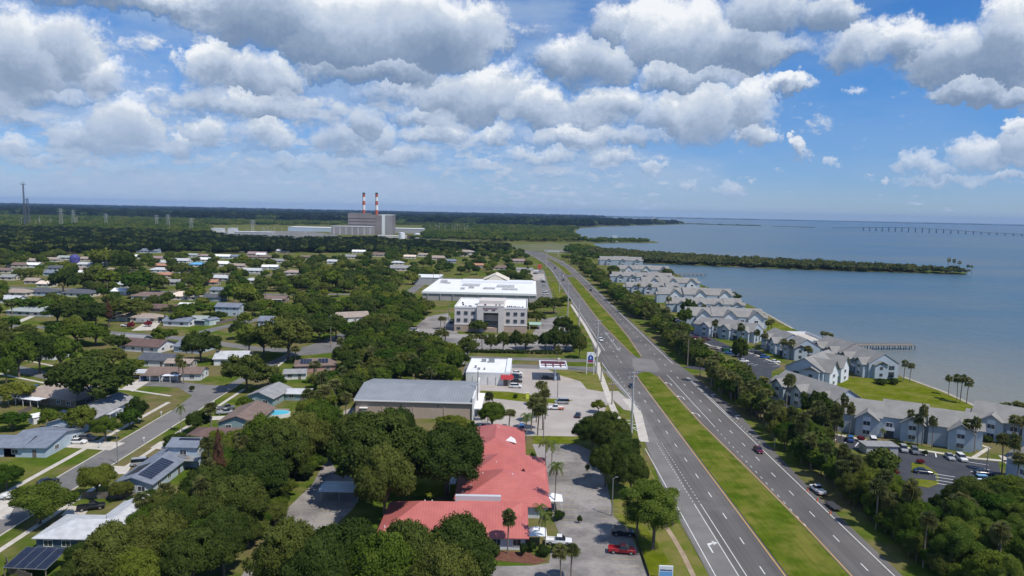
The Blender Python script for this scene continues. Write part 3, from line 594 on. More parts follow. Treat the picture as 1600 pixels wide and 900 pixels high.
def wl(n,c): return mat(n,c,tuple(v*.88 for v in c),.8,.85,spec=.2)
WM=dict(white=wl('white_wall',(.72,.72,.70)),cream=wl('cream_wall',(.66,.60,.50)),blue=wl('pale_blue_wall',(.46,.55,.62)),tan=wl('tan_wall',(.50,.42,.34)),dk=wl('dark_blue_wall',(.09,.13,.19)),
 teal=wl('teal_wall',(.26,.36,.37)),pink=wl('brick_pink_wall',(.42,.26,.22)),grey=wl('grey_wall',(.42,.42,.42)),brown=wl('brown_wall',(.22,.17,.13)),mint=wl('mint_wall',(.48,.58,.54)))
GLS=mat('window_glass',(.03,.04,.05),(.06,.075,.09),2.,.12,spec=.6); TRIM=mat('white_trim',(.74,.74,.72),rough=.6); DOORM=mat('door_paint',(.17,.14,.12),rough=.6)
SOL=mat('solar_panel_glass',(.010,.013,.028),(.02,.024,.045),.9,.18,spec=.6); MET=mat('grey_metal',(.32,.33,.34),rough=.45,metal=.6); DKM=mat('dark_metal',(.05,.05,.055),rough=.6)
WOODP=mat('weathered_wood',(.20,.16,.125),(.28,.235,.19),2.,.95,.2); CONCP=mat('pole_concrete',(.38,.37,.35),(.46,.45,.43),1.,.9)
FENCEM=mat('fence_boards',(.15,.125,.105),(.22,.19,.165),1.2,.95,wave=(.25,.7,'X')); WHM=mat('white_metal',(.76,.77,.78),rough=.5)
KEEP=[]    # pixel ellipses where scattered crowns may not stand in front
def win(par,x,y,z,w,h,face,fm=None,frame=True,name='window',gm=None):
    """window on a wall plane; face = outward angle (local)"""
    f=MB(); c,s=math.cos(face),math.sin(face); rot=face+PI/2
    f.box(x+c*.045,y+s*.045,z,w,.05,h,rot); g=f.ob(name,gm or GLS,par)
    if frame:
        q=MB(); t=.10
        for dx,dz,a,b in((0,-t,w+2*t,t),(0,h,w+2*t,t),(-(w+t)/2,0,t,h),((w+t)/2,0,t,h),(0,0,.06,h)):
            q.box(x+c*.06-s*dx,y+s*.06+c*dx,z+dz,a,.10,b,rot)
        q.ob('frame',fm or TRIM,g)
    return g
def house(label,x,y,L,Wd,rot=0,roof='gable',rc='brown',wc='white',h=2.7,rh=None,near=None,garage=None,extra=None,group='houses on the suburban streets',name='house',ov=.55,win_n=None,porch=None,nokeep=False):
    d=math.hypot(x,y); near=d<330 if near is None else near; rh=rh or Wd*.17
    t=thing(name,label,'house',x,y,0,rot,group); w=MB(); w.box(0,0,0,L,Wd,h)
    if roof=='gable':
        for sg in(-1,1): w.tri(0,0,h,Wd,rh,PI/2 if sg>0 else -PI/2,L/2,th=.2)
    w.ob('wall',WM[wc],t); r=MB()
    (r.gable if roof=='gable' else r.hip)(0,0,h+.02,L,Wd,rh,ov); 
    if roof=='flat': pass
    ro=r.ob('roof',RM[rc],t)
    if near:
        v=MB(); v.tube((L*.2,.6,h+rh*.5),(L*.2,.6,h+rh+.5),.1,.1,6); v.ob('vent_pipe',MET,ro)
    wz=.95; wh=1.15; nn=win_n or max(2,int(L/5))
    faces=[(-PI/2,L,lambda q:(q,-Wd/2)),(0 if math.cos(rot)>0 else PI,Wd,lambda q:(L/2 if math.cos(rot)>0 else -L/2,q))]
    if abs(math.sin(rot))>.8: faces=[(-PI/2,L,lambda q:(q,-Wd/2)),(PI,Wd,lambda q:(-L/2,q))] if math.sin(rot)>0 else [(PI/2,L,lambda q:(q,Wd/2)),(0,Wd,lambda q:(L/2,q))]
    lv=[wz] if h<4 else [wz,wz+2.9]
    for fi,(fa,LL,pf) in enumerate(faces):
        n=nn if fi==0 else 2
        for i in range(n):
            q=(-.5+(i+.5)/n)*LL*.92
            if fi==0 and i==n//2 and near:
                for zz in lv[1:]: win(t,*pf(q),zz,1.5,wh,fa,frame=near)
                win(t,*pf(q),.05,1.0,2.05,fa,name='door',gm=DOORM,frame=False); continue
            if garage and fi==0 and i==(n-1 if garage>0 else 0): win(t,*pf(q),.05,3.4,2.2,fa,name='garage_door',gm=WM['grey'] if wc!='dk' else DOORM,frame=False); continue
            for zz in lv: win(t,*pf(q),zz,1.6 if near else 1.9,wh,fa,frame=near)
    if porch:                                     # (x0,y0,w,d) flat awning roof on posts
        for (a,b,pw,pd,m_) in porch:
            q=MB(); q.box(a,b,2.45,pw,pd,.12); po=q.ob('awning_roof',m_,t); n=max(2,int(pw/3))
            for i in range(n+1): s_=MB(); s_.box(a-pw/2+.15+i*(pw-.3)/n,b-pd/2+.15 if b<0 else b+pd/2-.15,0,.12,.12,2.45); s_.ob('post',TRIM,po)
    if extra: extra(t)
    kk=1 if d<420 else .72 if d<620 else .5
    if not nokeep: KEEP.append(P(x,y,h*.6)+(kk*max(L,Wd)*.5*S(*P(x,y)[:2]),(5+1.8*S(*P(x,y)[:2]))*(kk if d>420 else 1)))
    return t
def solar(par,L,Wd,z,rh,side,x0,x1,u0=.15,u1=.85,hw=None):    # panel lying on one slope of a gabled roof
    hw=Wd/2; q=MB(); f=lambda u:(side*(hw*(1-u)),z+rh*u+.27)
    (ya,za),(yb,zb)=f(u0),f(u1); q.hull([(x0,ya,za),(x1,ya,za),(x1,yb,zb),(x0,yb,zb),(x0,ya,za-.06),(x1,ya,za-.06),(x1,yb,zb-.06),(x0,yb,zb-.06)],[(0,1,2,3),(7,6,5,4),(0,4,5,1),(1,5,6,2),(2,6,7,3),(3,7,4,0)])
    o=q.ob('solar_panel',SOL,par)
    g=MB(); n=max(2,int((x1-x0)/1.1))
    for i in range(n+1):
        xx=x0+(x1-x0)*i/n; g.face([(xx-.03,ya,za+.015),(xx+.03,ya,za+.015),(xx+.03,yb,zb+.015),(xx-.03,yb,zb+.015)])
    g.ob('frame',MET,o); return o
# ---- near houses, placed in metres on their lots
def ex17(t):
    for s,a,b in((1,-8,-1.5),(-1,-9.5,2)): solar(t,22,8.7,2.72,1.5,s,a,b,.2,.9)
    q=MB(); q.box(10.6,-3.2,0,7,7.4,5.4); 
    for s in(-1,1): q.tri(10.6,-3.2,5.4,7,1.2,0 if s<0 else PI,3.7,th=.15)
    q.ob('upper_storey',WM['blue'],t); r=MB(); r.gable(10.6,-3.2,5.42,7.4,7,1.2,.5,rot=PI/2); ro=r.ob('roof',RM['slate'],t)
    s_=MB(); s_.face([(8.0,-6.6,5.75),(8.0,-1.2,5.75),(10.2,-1.2,6.75),(10.2,-6.6,6.75)][::-1]); s_.ob('solar_panel',SOL,t)
    win(t,7.1,-3.4,3.4,1.6,1.2,PI); win(t,9.0,-6.9,3.4,1.4,1.1,-PI/2)
    b=MB(); b.box(5.6,-6.2,2.7,3,4,.15); b.ob('porch_roof',RM['grey'],t)
    b=MB(); b.box(6.2,-4.2,2.75,1.8,2.6,.12); [b.box(5.4,-5.4+i*.4,2.85,.06,.06,1.0) for i in range(7)]; b.box(5.4,-4.2,3.85,.08,2.6,.08); b.ob('balcony',WOODP,t)
house('long grey house with black solar panels on both roof slopes and a two-storey rear',-86.6,170.5,22,8.7,PI/2,'gable','slate','blue',2.7,1.5,True,extra=ex17)
def ex18(t):
    q=MB(); q.box(4.5,7,0,8,7,2.7); q.ob('wing_wall',WM['dk'],t); r=MB(); r.gable(4.5,6,2.74,13,8,1.5,.5,rot=PI/2); r.ob('wing_roof',RM['silver'],t)
house('light grey roofed house with dark blue walls beside the open-sided solar shed',-83.2,137,15,10,0,'hip','silver','dk',2.7,1.6,True,extra=ex18,win_n=4)
def ex11(t):
    q=MB(); q.box(-10.5,-4,0,16,9,2.7); q.ob('wing_wall',WM['blue'],t); r=MB(); r.gable(-9.5,-4,2.73,18,9.6,1.45,.5); r.ob('wing_roof',RM['slate'],t)
house('blue-grey roofed house with a dark double garage beside the white sedan',-127.2,191,11,17,0,'gable','slate','blue',2.7,1.7,True,extra=ex11,garage=1,porch=None)
house('grey gabled house with pale blue front along the main neighbourhood street',-129.5,217.5,29,10.5,PI/2,'gable','grey','blue',2.8,1.7,True,
   porch=[(0,-6.0,7,2.4,RM['silver'])])
house('broad tan hip roofed house with a bright white screened porch',-152,240,27,17,R(-16),'hip','tan','brown',2.7,2.6,True,win_n=6,porch=[(-6,-10.4,16,4,WHM)])
house('brown roofed ranch house with carport and two palms on its corner lawn',-129,273,20,9,R(4),'gable','brown','white',2.7,1.5,True,win_n=4,
   porch=[(-7.5,-5.6,7.5,4,RM['brown']),(0,-6.2,6,3.2,WHM),(-14,0,8,7,RM['silver'])])
house('silver-blue roofed house with white gable behind the corner house',-119,303,13,13,R(8),'gable','silver','white',2.8,2.0,True)
house('dark slate roofed house behind the brown ranch house',-147,296,14,10,R(-5),'gable','dark','white',2.8,1.9,True)
house('dark brown roofed house with white gable fronts in the block behind the huge oak',-168,326,21,12,R(-12),'gable','maroon','white',2.8,2.2,True)
house('grey roofed cottage adjoining the dark brown roof',-181,338,15,10,R(-12),'gable','grey','blue',2.7,1.8,True)
house('pale blue gabled house right of the dark brown roof',-146,326,13,12,R(-12),'gable','slate','blue',2.7,1.8,True)
house('tan awning-roofed bungalow between the silver roof and the slate roof',-136,291,10,7,R(0),'gable','tan','tan',2.5,1.0,True)
house('tan roofed bungalow left of the huge oak',-200,305,14,9,R(-12),'gable','tan','white',2.7,1.5,True)
house('brown-tan gabled house with teal walls beside the two parked pickups',-81,216,17,11,PI/2,'gable','brown','teal',2.8,2.0,True)
house('grey gabled house with teal walls next to the turquoise pool',-83.5,243,14,10,PI/2-.15,'gable','grey','teal',2.8,1.9,True)
house('low grey outbuilding with flat roof behind the turquoise pool',-74,247,8,7,R(0),'gable','silver','teal',2.4,.7,True)
def ex14(t): solar(t,15,11,2.72,2,-1,-6,-1.5,.2,.8); solar(t,15,11,2.72,2,-1,1,5,.25,.8)
house('brown roofed house with pink brick walls and two black solar arrays',-81,293,16,11,R(15),'hip','brown','pink',2.7,2,True,extra=ex14)
house('small grey roofed annex in front of the pink brick solar house',-84.5,277,8,6,R(10),'gable','grey','white',2.4,1,True)
house('maroon-brown roofed house tucked behind the russet conifer',-83,197,14,11,R(0),'hip','maroon','brown',2.7,1.9,True,nokeep=True)
def ex19(t):
    for i in range(5): solar(t,22,12,2.8,2.0,-1,-9+i*3.6,-9+i*3.6+3.2,.12,.9)
house('wide tan roofed house covered in blue solar panels at the wood edge',-97.5,425,22,14,R(25),'gable','tan','white',2.8,2.2,True,extra=ex19)
house('two-storey blue-grey house with white gable by the wooden fence',-173,437,15,9,R(-4),'gable','slate','blue',5.4,1.8,True,name='two_storey_house')
house('brown roofed house with white carport beam above the screened patio',-168,502,19,10,R(0),'gable','brown','brown',2.7,1.6,True,porch=[(3,-6,10,2.5,WHM)])
house('small pale blue gabled shed-like house at the wood edge',-138,402,8,9,R(0),'gable','slate','blue',3,2,True)
# ---- houses further back: px of front wall middle, width px, roof, roof colour, wall colour, phrase
FH=[(21,463,43,'hip','tan','cream','wide tan hipped house at the photo edge in the second street'),(62,462,43,'hip','dark','blue','dark hipped house with pale blue walls and open garage'),
(118,464,48,'hip','dark','cream','dark grey hipped house with cream walls behind the big oak clump'),(186,461,23,'gable','white','white','white roofed bungalow behind the tall dead-topped tree'),
(228,469,46,'gable','brown','white','brown-grey gabled house with white walls and many windows'),(286,469,54,'hip','pink','cream','peach roofed villa with cream walls, palest in its row'),
(332,471,29,'gable','dark','teal','slate roofed house with an orange side roof'),(45,494,72,'hip','teal','grey','long green-grey roofed house facing an open lawn'),(82,491,16,'gable','tan','cream','small tan annex beside the long green-grey roof'),
(186,502,24,'gable','tan','cream','tan gabled cottage with cream end wall by the silver trailer'),(226,504,46,'hip','tan','cream','tan roofed house behind the silver trailer'),
(253,489,44,'gable','maroon','brown','dark brown roofed house with a white awning'),(291,486,28,'gable','white','white','bright white roofed house under the peach villa'),
(276,510,42,'gable','slate','white','slate roofed house with palms before the small shed'),(306,508,24,'gable','teal','dk','green-grey roofed house with dark walls beside the fence'),
(14,474,30,'gable','silver','white','white boxy house at the photo edge below the dark hipped house'),
(340,439,36,'hip','silver','grey','silver hipped house left of the tall two-tone tree'),(328,446,17,'gable','orange','tan','small rust roofed house beside the silver hipped house'),
(341,459,26,'gable','slate','white','slate blue gabled house above the slate and orange roofed one'),(269,446,30,'gable','grey','grey','grey roofed house beyond the peach villa'),
(393,427,28,'gable','silver','white','silver roofed house left of two white carports'),(411,421,14,'gable','white','white','white carport roofed house, first of the pair'),(425,421,14,'gable','white','blue','white carport roofed house, second of the pair'),
(369,419,24,'gable','tan','cream','tan roofed house near the white carports'),(344,416,30,'gable','white','white','white metal roofed house right of the blue tarpaulin roof'),
(307,417,24,'hip','blue','white','house under a bright blue tarpaulin roof'),(317,409,22,'gable','white','white','white roofed house just beyond the blue tarpaulin roof'),
(346,404,24,'gable','white','blue','long white and blue roofed house in the far rows'),(365,404,16,'gable','slate','white','slate gabled house beside the long white roof'),
(280,411,28,'gable','silver','white','light grey roofed house left of the blue tarpaulin roof'),(318,403,20,'hip','mauve','cream','pinkish hipped house in the far rows'),
(300,402,12,'gable','teal','white','tiny teal roofed house in the far rows'),(400,400,28,'gable','mauve','tan','reddish brown house on the far rise'),(391,405,20,'gable','brown','tan','brown house below the reddish far one'),
(412,405,24,'hip','brown','tan','brown hipped house near the yellow-green pair of trees'),(457,430,30,'hip','tan','cream','sandy hipped house beside bare ground'),(391,443,16,'hip','silver','cream','pale grey hipped house by the tall leafy tree'),
(252,414,22,'gable','silver','white','silver white roofed house in the row of four'),(251,419,22,'gable','orange','brown','brown-red roofed house in the row of four'),(247,426,30,'hip','silver','white','wide silver roofed house in the row of four'),
(255,434,30,'hip','orange','cream','orange-brown roofed house above the grey house'),(188,450,18,'gable','silver','grey','silver roofed house glimpsed between pines'),
(86,423,24,'gable','dark','blue','dark roofed house with blue walls near the painted water tank'),(25,418,30,'hip','brown','cream','brown hipped house in the far left rows'),(49,418,20,'gable','white','white','white roofed house in the far left rows'),
(49,411,15,'gable','tan','cream','tan and cream house behind the white far roof'),(81,409,20,'gable','tan','cream','greyish tan roofed house left of the painted water tank'),(100,406,22,'gable','teal','white','pale teal roofed house left of the painted water tank'),
(131,417,20,'gable','silver','white','light grey house right of the painted water tank'),(135,426,28,'gable','mauve','cream','pinkish tan house below the painted water tank'),(130,431,22,'gable','white','white','white and silver house below the pinkish tan one'),
(133,408,17,'gable','tan','cream','beige house beyond the painted water tank'),(77,431,15,'gable','slate','blue','slate roofed house left of the round oak'),(48,444,20,'gable','tan','tan','tan roofed house among trees at the left'),
(68,449,12,'gable','pink','cream','small cream house among trees at the left'),(5,427,18,'gable','brown','cream','brown roofed house cut by the photo edge'),(209,404,12,'gable','white','white','small white house beyond the big yellow-green tree'),
(230,395,38,'gable','slate','blue','long blue-grey roofed building under the dark tree line'),(245,407,12,'gable','mauve','cream','mauve roofed cottage in the far rows'),
(620,414,20,'hip','silver','cream','grey hipped house near the power station field'),(626,423,34,'gable','grey','cream','long grey gabled house in the woods below the power station'),(589,401,33,'gable','brown','cream','low brown house in the row below the power station'),
(683,406,26,'gable','tan','cream','tan-brown roofed house right of the power station row'),(702,411,20,'gable','slate','grey','slate roofed house beside the beige two-storey block'),
(784,422,27,'hip','brown','cream','brown hipped house left of the highway trees'),(407,401,14,'gable','white','white','white house at the start of the far middle row'),(497,392,18,'gable','white','white','low white roofed house under the substation'),
(456,441,22,'gable','brown','tan','tan-grey roofed house behind dark oaks'),(543,404,24,'gable','grey','cream','grey house among trees below the power station'),(560,396,20,'gable','white','cream','small pale house under the big power block'),
(640,404,18,'gable','pink','cream','small cream roofed house right of the grey hipped house'),(660,401,16,'gable','tan','white','little tan house before the dry field'),(745,418,20,'gable','orange','cream','small terracotta roofed house in the trees'),
(808,411,22,'gable','mauve','tan','reddish roofed shop beside the highway trees'),(520,412,18,'gable','silver','white','silver roofed house deep in the trees'),(478,405,20,'gable','brown','cream','brown roofed house below the substation yard'),(10,438,22,'gable','grey','cream','grey roofed house half hidden at the photo edge'),
(160,415,18,'gable','grey','cream','grey roofed house behind the big yellow-green tree'),(175,427,16,'gable','tan','white','tan roofed house between the oaks'),(290,427,20,'gable','grey','white','grey roofed house below the blue tarpaulin roof'),(433,411,18,'gable','grey','white','grey roofed house beyond the white carports'),
(372,394,18,'gable','tan','cream','tan roofed house at the far tree line'),(440,395,20,'gable','silver','cream','silver roofed house at the far tree line')]
for i,(px,py,wp,rt_,rc,wc,lab) in enumerate(FH):
    s=S(px,py); x,y=G(px,py); L=max(11,wp/s); Wd=min(13,max(9,L*.55)); 
    if L>30: L=30
    house(lab,x,y+Wd/2,L,Wd,R(-6 if y<560 else 0),rt_,rc,wc,2.8 if i!=100 else 5,Wd*.2,y<330,garage=(1 if i%3==0 else None))
# ---------------------------------------------------------------- sheds and yard things
def shed(label,x,y,L,Wd,rot,wm,rm,h=2.1,name='garden_shed'):
    t=thing(name,label,'shed',x,y,0,rot); w=MB(); w.box(0,0,0,L,Wd,h)
    for s in(-1,1): w.tri(0,0,h,Wd,.8,s*PI/2,L/2,th=.12)
    w.ob('wall',wm,t); r=MB(); r.gable(0,0,h+.02,L,Wd,.8,.25,th=.1); r.ob('roof',rm,t); win(t,0,-Wd/2,.1,1.1,1.7,-PI/2,name='door',gm=TRIM,frame=False); KEEP.append(P(x,y,1)+(9,9)); return t
shed('small white garden shed on the back lawn',*G(58,660),3.4,3,R(60),WM['white'],WM['white']); shed('little blue-green shed at the fence corner',*G(329,507),8,6,R(70),WM['mint'],RM['slate'],3)
shed('dark green garden shed beside the warehouse yard',*G(527,668),4,3.4,R(10),mat('dark_green_board',(.03,.10,.06)),mat('dark_green_board',(.03,.1,.06)))
t=thing('solar_shed','open-sided shed roofed with solar panels inside the brown fence','shed',-85.6,124.3,0,R(-3)); q=MB(); q.hull([(-4,-3,1.9),(4,-3,1.9),(4,3,2.9),(-4,3,2.9),(-4,-3,2.),(4,-3,2.),(4,3,3.0),(-4,3,3.0)],[(3,2,1,0),(4,5,6,7),(0,1,5,4),(1,2,6,5),(2,3,7,6),(3,0,4,7)]); r=q.ob('roof',MET,t)
for i in range(4):
    q=MB(); a=-3.9+i*1.98; q.hull([(a,-2.9,2.05),(a+1.85,-2.9,2.05),(a+1.85,2.9,3.02),(a,2.9,3.02)],[(0,1,2,3)]); q.ob('solar_panel',SOL,t)
for a,b,h in((-3.8,-2.8,1.9),(3.8,-2.8,1.9),(-3.8,2.8,2.8),(3.8,2.8,2.8),(0,-2.8,1.9)):
    q=MB(); q.box(a,b,0,.15,.15,h); q.ob('post',WOODP,t)
t=thing('swimming_pool','turquoise above-ground swimming pool behind the teal house','pool',*G(433,650),0,R(5)); q=MB(); q.prism([(math.cos(a)*4.2*1.0,math.sin(a)*3.) for a in [i*PI/10 for i in range(20)]],0,1.15); q.ob('pool_wall',WM['white'],t)
q=MB(); q.face([(math.cos(a)*4.0,math.sin(a)*2.8,1.17) for a in [i*PI/10 for i in range(20)]]); q.ob('pool_water',mat('pool_turquoise',(.03,.42,.55),rough=.1),t); q=MB(); q.box(0,3.8,0,6,2,1.1); q.ob('deck',WOODP,t); KEEP.append((433,646,14,8))
def fence(label,pts,h,m=FENCEM,name='fence',px=True):
    pts=[G(*p) for p in pts] if px else pts; t=thing(name,label,'fence',*pts[0]); ox,oy=pts[0]
    for (x0,y0),(x1,y1) in zip(pts,pts[1:]):
        L=math.hypot(x1-x0,y1-y0); a=math.atan2(y1-y0,x1-x0); q=MB(); q.box(0,0,0,L,.06,h); o=q.ob('board_panel',m,t); o.location=((x0+x1)/2-ox,(y0+y1)/2-oy,0); o.rotation_euler=(0,0,a)
        n=max(1,int(L/6))
        for i in range(n+1): q=MB(); q.box((x0-ox)+(x1-x0)*i/n,(y0-oy)+(y1-y0)*i/n,0,.12,.12,h+.1,a); q.ob('post',WOODP,t)
fence('brown board fence around the solar shed corner',[(10,882),(16,900),(50,912)],1.8); fence('grey board fence running right from the blue-green shed',[(338,508),(372,500),(372,492)],1.8)
fence('dark board fence in front of the long solar house',[(128,779),(210,779),(212,772)],1.6); fence('wooden fence beside the white garden shed',[(28,650),(50,640)],1.5); fence('board fence behind the garage house',[(112,676),(118,690)],1.8)
fence('low dark hedge-like fence along the clinic lot edge',[(991,838),(1003,868),(1015,905)],.7,mat('dark_board',(.03,.032,.03)))
# ---------------------------------------------------------------- red roofed clinic
RED=mat('red_standing_seam',(.44,.125,.112),(.49,.15,.132),.15,.6,spec=.25,wave=(.6,.22,'X'),streak=(.5,.5,.16)); REDY=mat('red_standing_seam_side',(.44,.125,.112),(.49,.15,.132),.15,.6,spec=.25,wave=(.6,.22,'Y'),streak=(.5,.5,.16))
CW=mat('clinic_stucco',(.60,.62,.64),(.54,.56,.58),.5,.9)
t=thing('clinic_building','low clinic with several joined bright red hipped metal roofs','building',0,0); 
def wing(x0,x1,y0,y1,h,rh,name='wing',m=RED,ridge='x',wall=True,run=None):
    L,Wd=(x1-x0,y1-y0); cx,cy=(x0+x1)/2,(y0+y1)/2
    if wall: q=MB(); q.box(cx,cy,0,L-1.6,Wd-1.6,h); q.ob('wall',CW,t)
    r=MB()
    if ridge=='x': r.hip(cx,cy,h+.02,L-1.6,Wd-1.6,rh,.8,run=run)
    else: r.hip(cx,cy,h+.02,Wd-1.6,L-1.6,rh,.8,rot=PI/2,run=run)
    return r.ob('roof',m,t)
wing(-26,4.4,135.5,152,3.0,3.6,run=8.); wing(-12,9.6,150.5,170,3.1,4.4,m=REDY,ridge='y',run=9.0); wing(-9.5,9.6,167.5,182,3.15,3.2,run=7); wing(-12,4.6,180.5,207,3.05,3.3,ridge='y',m=REDY,run=7)
for (gx,gy,gw) in((2.9,147.,3.),(8.6,168.5,3.)):      # white gable end pieces with louvre
    q=MB(); q.hull([(gx,gy-gw,3.1),(gx,gy+gw,3.1),(gx,gy,5.3),(gx-4.2,gy,5.3),(gx-.15,gy-gw,3.1),(gx-.15,gy+gw,3.1)],[(0,1,2)]); q.ob('gable_end',CW,t)
    for s in(-1,1):
        q=MB(); q.hull([(gx+.3,gy+s*(gw+.4),2.95),(gx+.3,gy,5.45),(gx-5,gy,5.45),(gx-4,gy+s*(gw+.4),4.2)],[(0,1,2,3)] if s>0 else [(3,2,1,0)]); q.ob('gable_roof',RED,t)
q=MB(); q.box(-6.5,152.2,3.2,10,1.0,1.4); q.ob('parapet_panel',mat('clinic_pale_panel',(.5,.53,.58)),t)
for (gx,gy) in((0.5,190.),):
    q=MB(); q.hull([(gx-1.4,gy-1,5.1),(gx+1.6,gy-1.6,4.6),(gx+1.2,gy+.8,5.0),(gx,gy-.4,6.1)],[(0,1,3),(1,2,3),(2,0,3)]); q.ob('roof_vent',WHM,t)
for gx,gy,gz in((-17.3,144.2,6.4),(-15.8,144.4,6.3),(-24.5,137.5,3.65),(-6,163,5.5),(-8.5,158,4.5),(1,160,6.6),(-3,172,5.1),(-3,197,6.3),(-10.2,156,3.8)):
    q=MB(); q.tube((gx,gy,gz-.8),(gx,gy,gz+.25),.13,.13,6); q.ob('vent_pipe',TRIM,t)
for yy in(137.5,141,145,149): win(t,3.6,yy,.9,1.4,1.3,0)
for yy in(153,157.5,162,166.5,172,178): win(t,8.8,yy,.9,1.5,1.4,0)
for xx in(-22,-17,-12,-7,-2,2): win(t,xx,136.3,.9,1.5,1.3,-PI/2)
for yy in(185,190,196,202): win(t,3.8,yy,.9,1.4,1.3,0)
win(t,8.8,160,.05,1.4,2.1,0,name='door',gm=DOORM)
for (cx,cy) in((10.6,156.5),(6.2,139)):      # small white tent awnings on the east side
    q=MB(); q.hull([(cx-1.8,cy-2,2.6),(cx+1.8,cy-2,2.6),(cx+1.8,cy+2,2.6),(cx-1.8,cy+2,2.6),(cx-.6,cy,3.8)],[(3,2,1,0),(0,1,4),(1,2,4),(2,3,4),(3,0,4)]); q.ob('entrance_awning',WHM,t)
    q=MB(); q.box(cx+1.6,cy-1.8,0,.1,.1,2.6); q.box(cx+1.6,cy+1.8,0,.1,.1,2.6); q.ob('awning_post',TRIM,t)
KEEP+=[(800,700,60,28),(790,748,60,40),(720,795,90,20),(780,810,60,40)]
# white walkway pergola post between wings
t=thing('covered_walkway','narrow white covered walkway west of the red roofed clinic','walkway',-13.2,172,0,0); q=MB(); q.box(0,0,2.4,1.6,16,.12); q.ob('roof',WHM,t)
for i in range(4): q=MB(); q.box(-.7,-7.6+i*5,0,.12,.12,2.4); q.ob('post',TRIM,t)
# canopy in the alley
t=thing('metal_carport','pale blue-grey metal carport shading cars in the alley','carport',-38.5,160.5,0,0); q=MB(); q.gable(0,0,2.6,9,6,.5,.2,th=.08); q.ob('roof',mat('pale_blue_metal',(.42,.50,.55),(.5,.57,.62),.5,.5),t)
for a in(-4.2,0,4.2):
    for b in(-2.7,2.7): q=MB(); q.box(a,b,0,.12,.12,2.6); q.ob('post',MET,t)
KEEP.append((524,762,22,14)); KEEP.append((505,790,30,14))
# ---------------------------------------------------------------- tan warehouse
TAN=mat('tan_metal_cladding',(.46,.37,.30),(.42,.34,.275),.4,.7,wave=(.5,.12,'X')); GM=mat('grey_seam_roof',(.24,.255,.27),(.28,.295,.31),.2,.45,spec=.4,wave=(.9,.3,'X'))
t=thing('warehouse_building','long tan metal warehouse with low grey seamed roof','building',-30.6,239.5,0,R(-1.5)); q=MB(); q.box(0,0,0,37.4,28.5,5.6)
for s in(-1,1): q.tri(0,0,5.6,28.5,2.1,s*PI/2,18.7,th=.3)
q.ob('wall',TAN,t); r=MB(); r.gable(0,0,5.62,37.8,28.5,2.1,.4,th=.15); r.ob('roof',GM,t)
q=MB(); q.box(19.2,0,0,.5,29.5,7.2); q.ob('end_parapet',TRIM,t); q=MB(); q.box(0,-14.8,5.35,38.2,.25,.35); q.ob('gutter',TRIM,t)
q=MB(); q.box(20.6,-2,2.9,2.3,20,.25); q.ob('entrance_canopy',WHM,t)
for yy in(-9,-2,5): win(t,19.45,yy,.1,2.6,2.4,0,gm=GLS)
for xx in(-10,0,10): q=MB(); q.box(xx,-14.33,0,.35,.15,5.3); q.ob('downpipe',TAN,t)
q=MB(); q.box(-16,-14.85,3.1,2.6,1.2,.12); q.ob('door_awning',WHM,t); win(t,-16,-14.25,.1,1.2,2.2,-PI/2,name='door',gm=TRIM,frame=False)
for xx in(-4,8): q=MB(); q.box(xx,-14.4,4.2,.4,.3,.3); q.ob('wall_lamp',DKM,t)
KEEP+=[(650,612,95,14),(720,640,30,14),(600,640,40,14)]
# ---------------------------------------------------------------- white roofed store with red awning
t=thing('store_building','white flat-roofed store with red corner awning','building',-8.2,284,0,R(-1.5)); q=MB(); q.box(0,0,0,17,26,4.6); q.ob('wall',WM['white'],t); q=MB(); q.box(0,0,4.62,16.4,25.4,.12); ro=q.ob('roof',mat('white_membrane',(.80,.80,.79),(.72,.72,.71),.15,.7),t)
for a,b,c,d,e in((0,-12.9,17.2,.3,.5),(0,12.9,17.2,.3,.5),(-8.4,0,.3,25.6,.5),(7.6,0,1.8,25.6,.9)): q=MB(); q.box(a,b,4.62,c,d,e); q.ob('parapet',WHM,t)
for a,b,c,d,e in((-3,8,1.8,1.6,1.1),(.2,7.5,2.4,2,1.4),(-5.5,-4,.8,.8,1),(-4,-7,1,.9,.8),(-1.8,-7,.7,.7,.8)): q=MB(); q.box(a,b,4.74,c,d,e); q.ob('roof_unit',MET,t)
q=MB(); q.hull([(5,-13,3.1),(9.4,-13.1,3.1),(9.4,-14.6,2.8),(5,-14.6,2.8),(5,-13,4.3),(9.4,-13.1,4.3)],[(0,1,2,3),(3,2,5,4),(2,1,5),(0,3,4),(1,0,4,5)]); q.ob('awning',mat('red_awning',(.38,.03,.04),rough=.7),t)
q=MB(); q.hull([(8.5,-13,3.1),(9.9,-13,2.8),(9.9,-9,2.8),(8.5,-9,3.1),(8.5,-13,4.3),(8.5,-9,4.3)],[(3,2,1,0),(1,2,5,4),(0,1,4),(2,3,5)]); q.ob('awning',mat('red_awning',(.38,.03,.04)),t)
win(t,6.8,-13,.05,1.6,2.4,-PI/2,name='door',gm=DOORM,frame=False); q=MB(); q.box(8.2,-13.15,0,.8,.35,3.1); q.ob('corner_pilaster',WM['cream'],t)
for yy in(-6,-1,4,9): win(t,8.5,yy,.6,3,2.4,0)
for xx in(-6,-3,0,3): q=MB(); q.tube((xx,-13.15,.2),(xx,-13.15,3.4),.06,.06,5); q.ob('wall_pipe',MET,t)
KEEP+=[(765,585,40,22)]
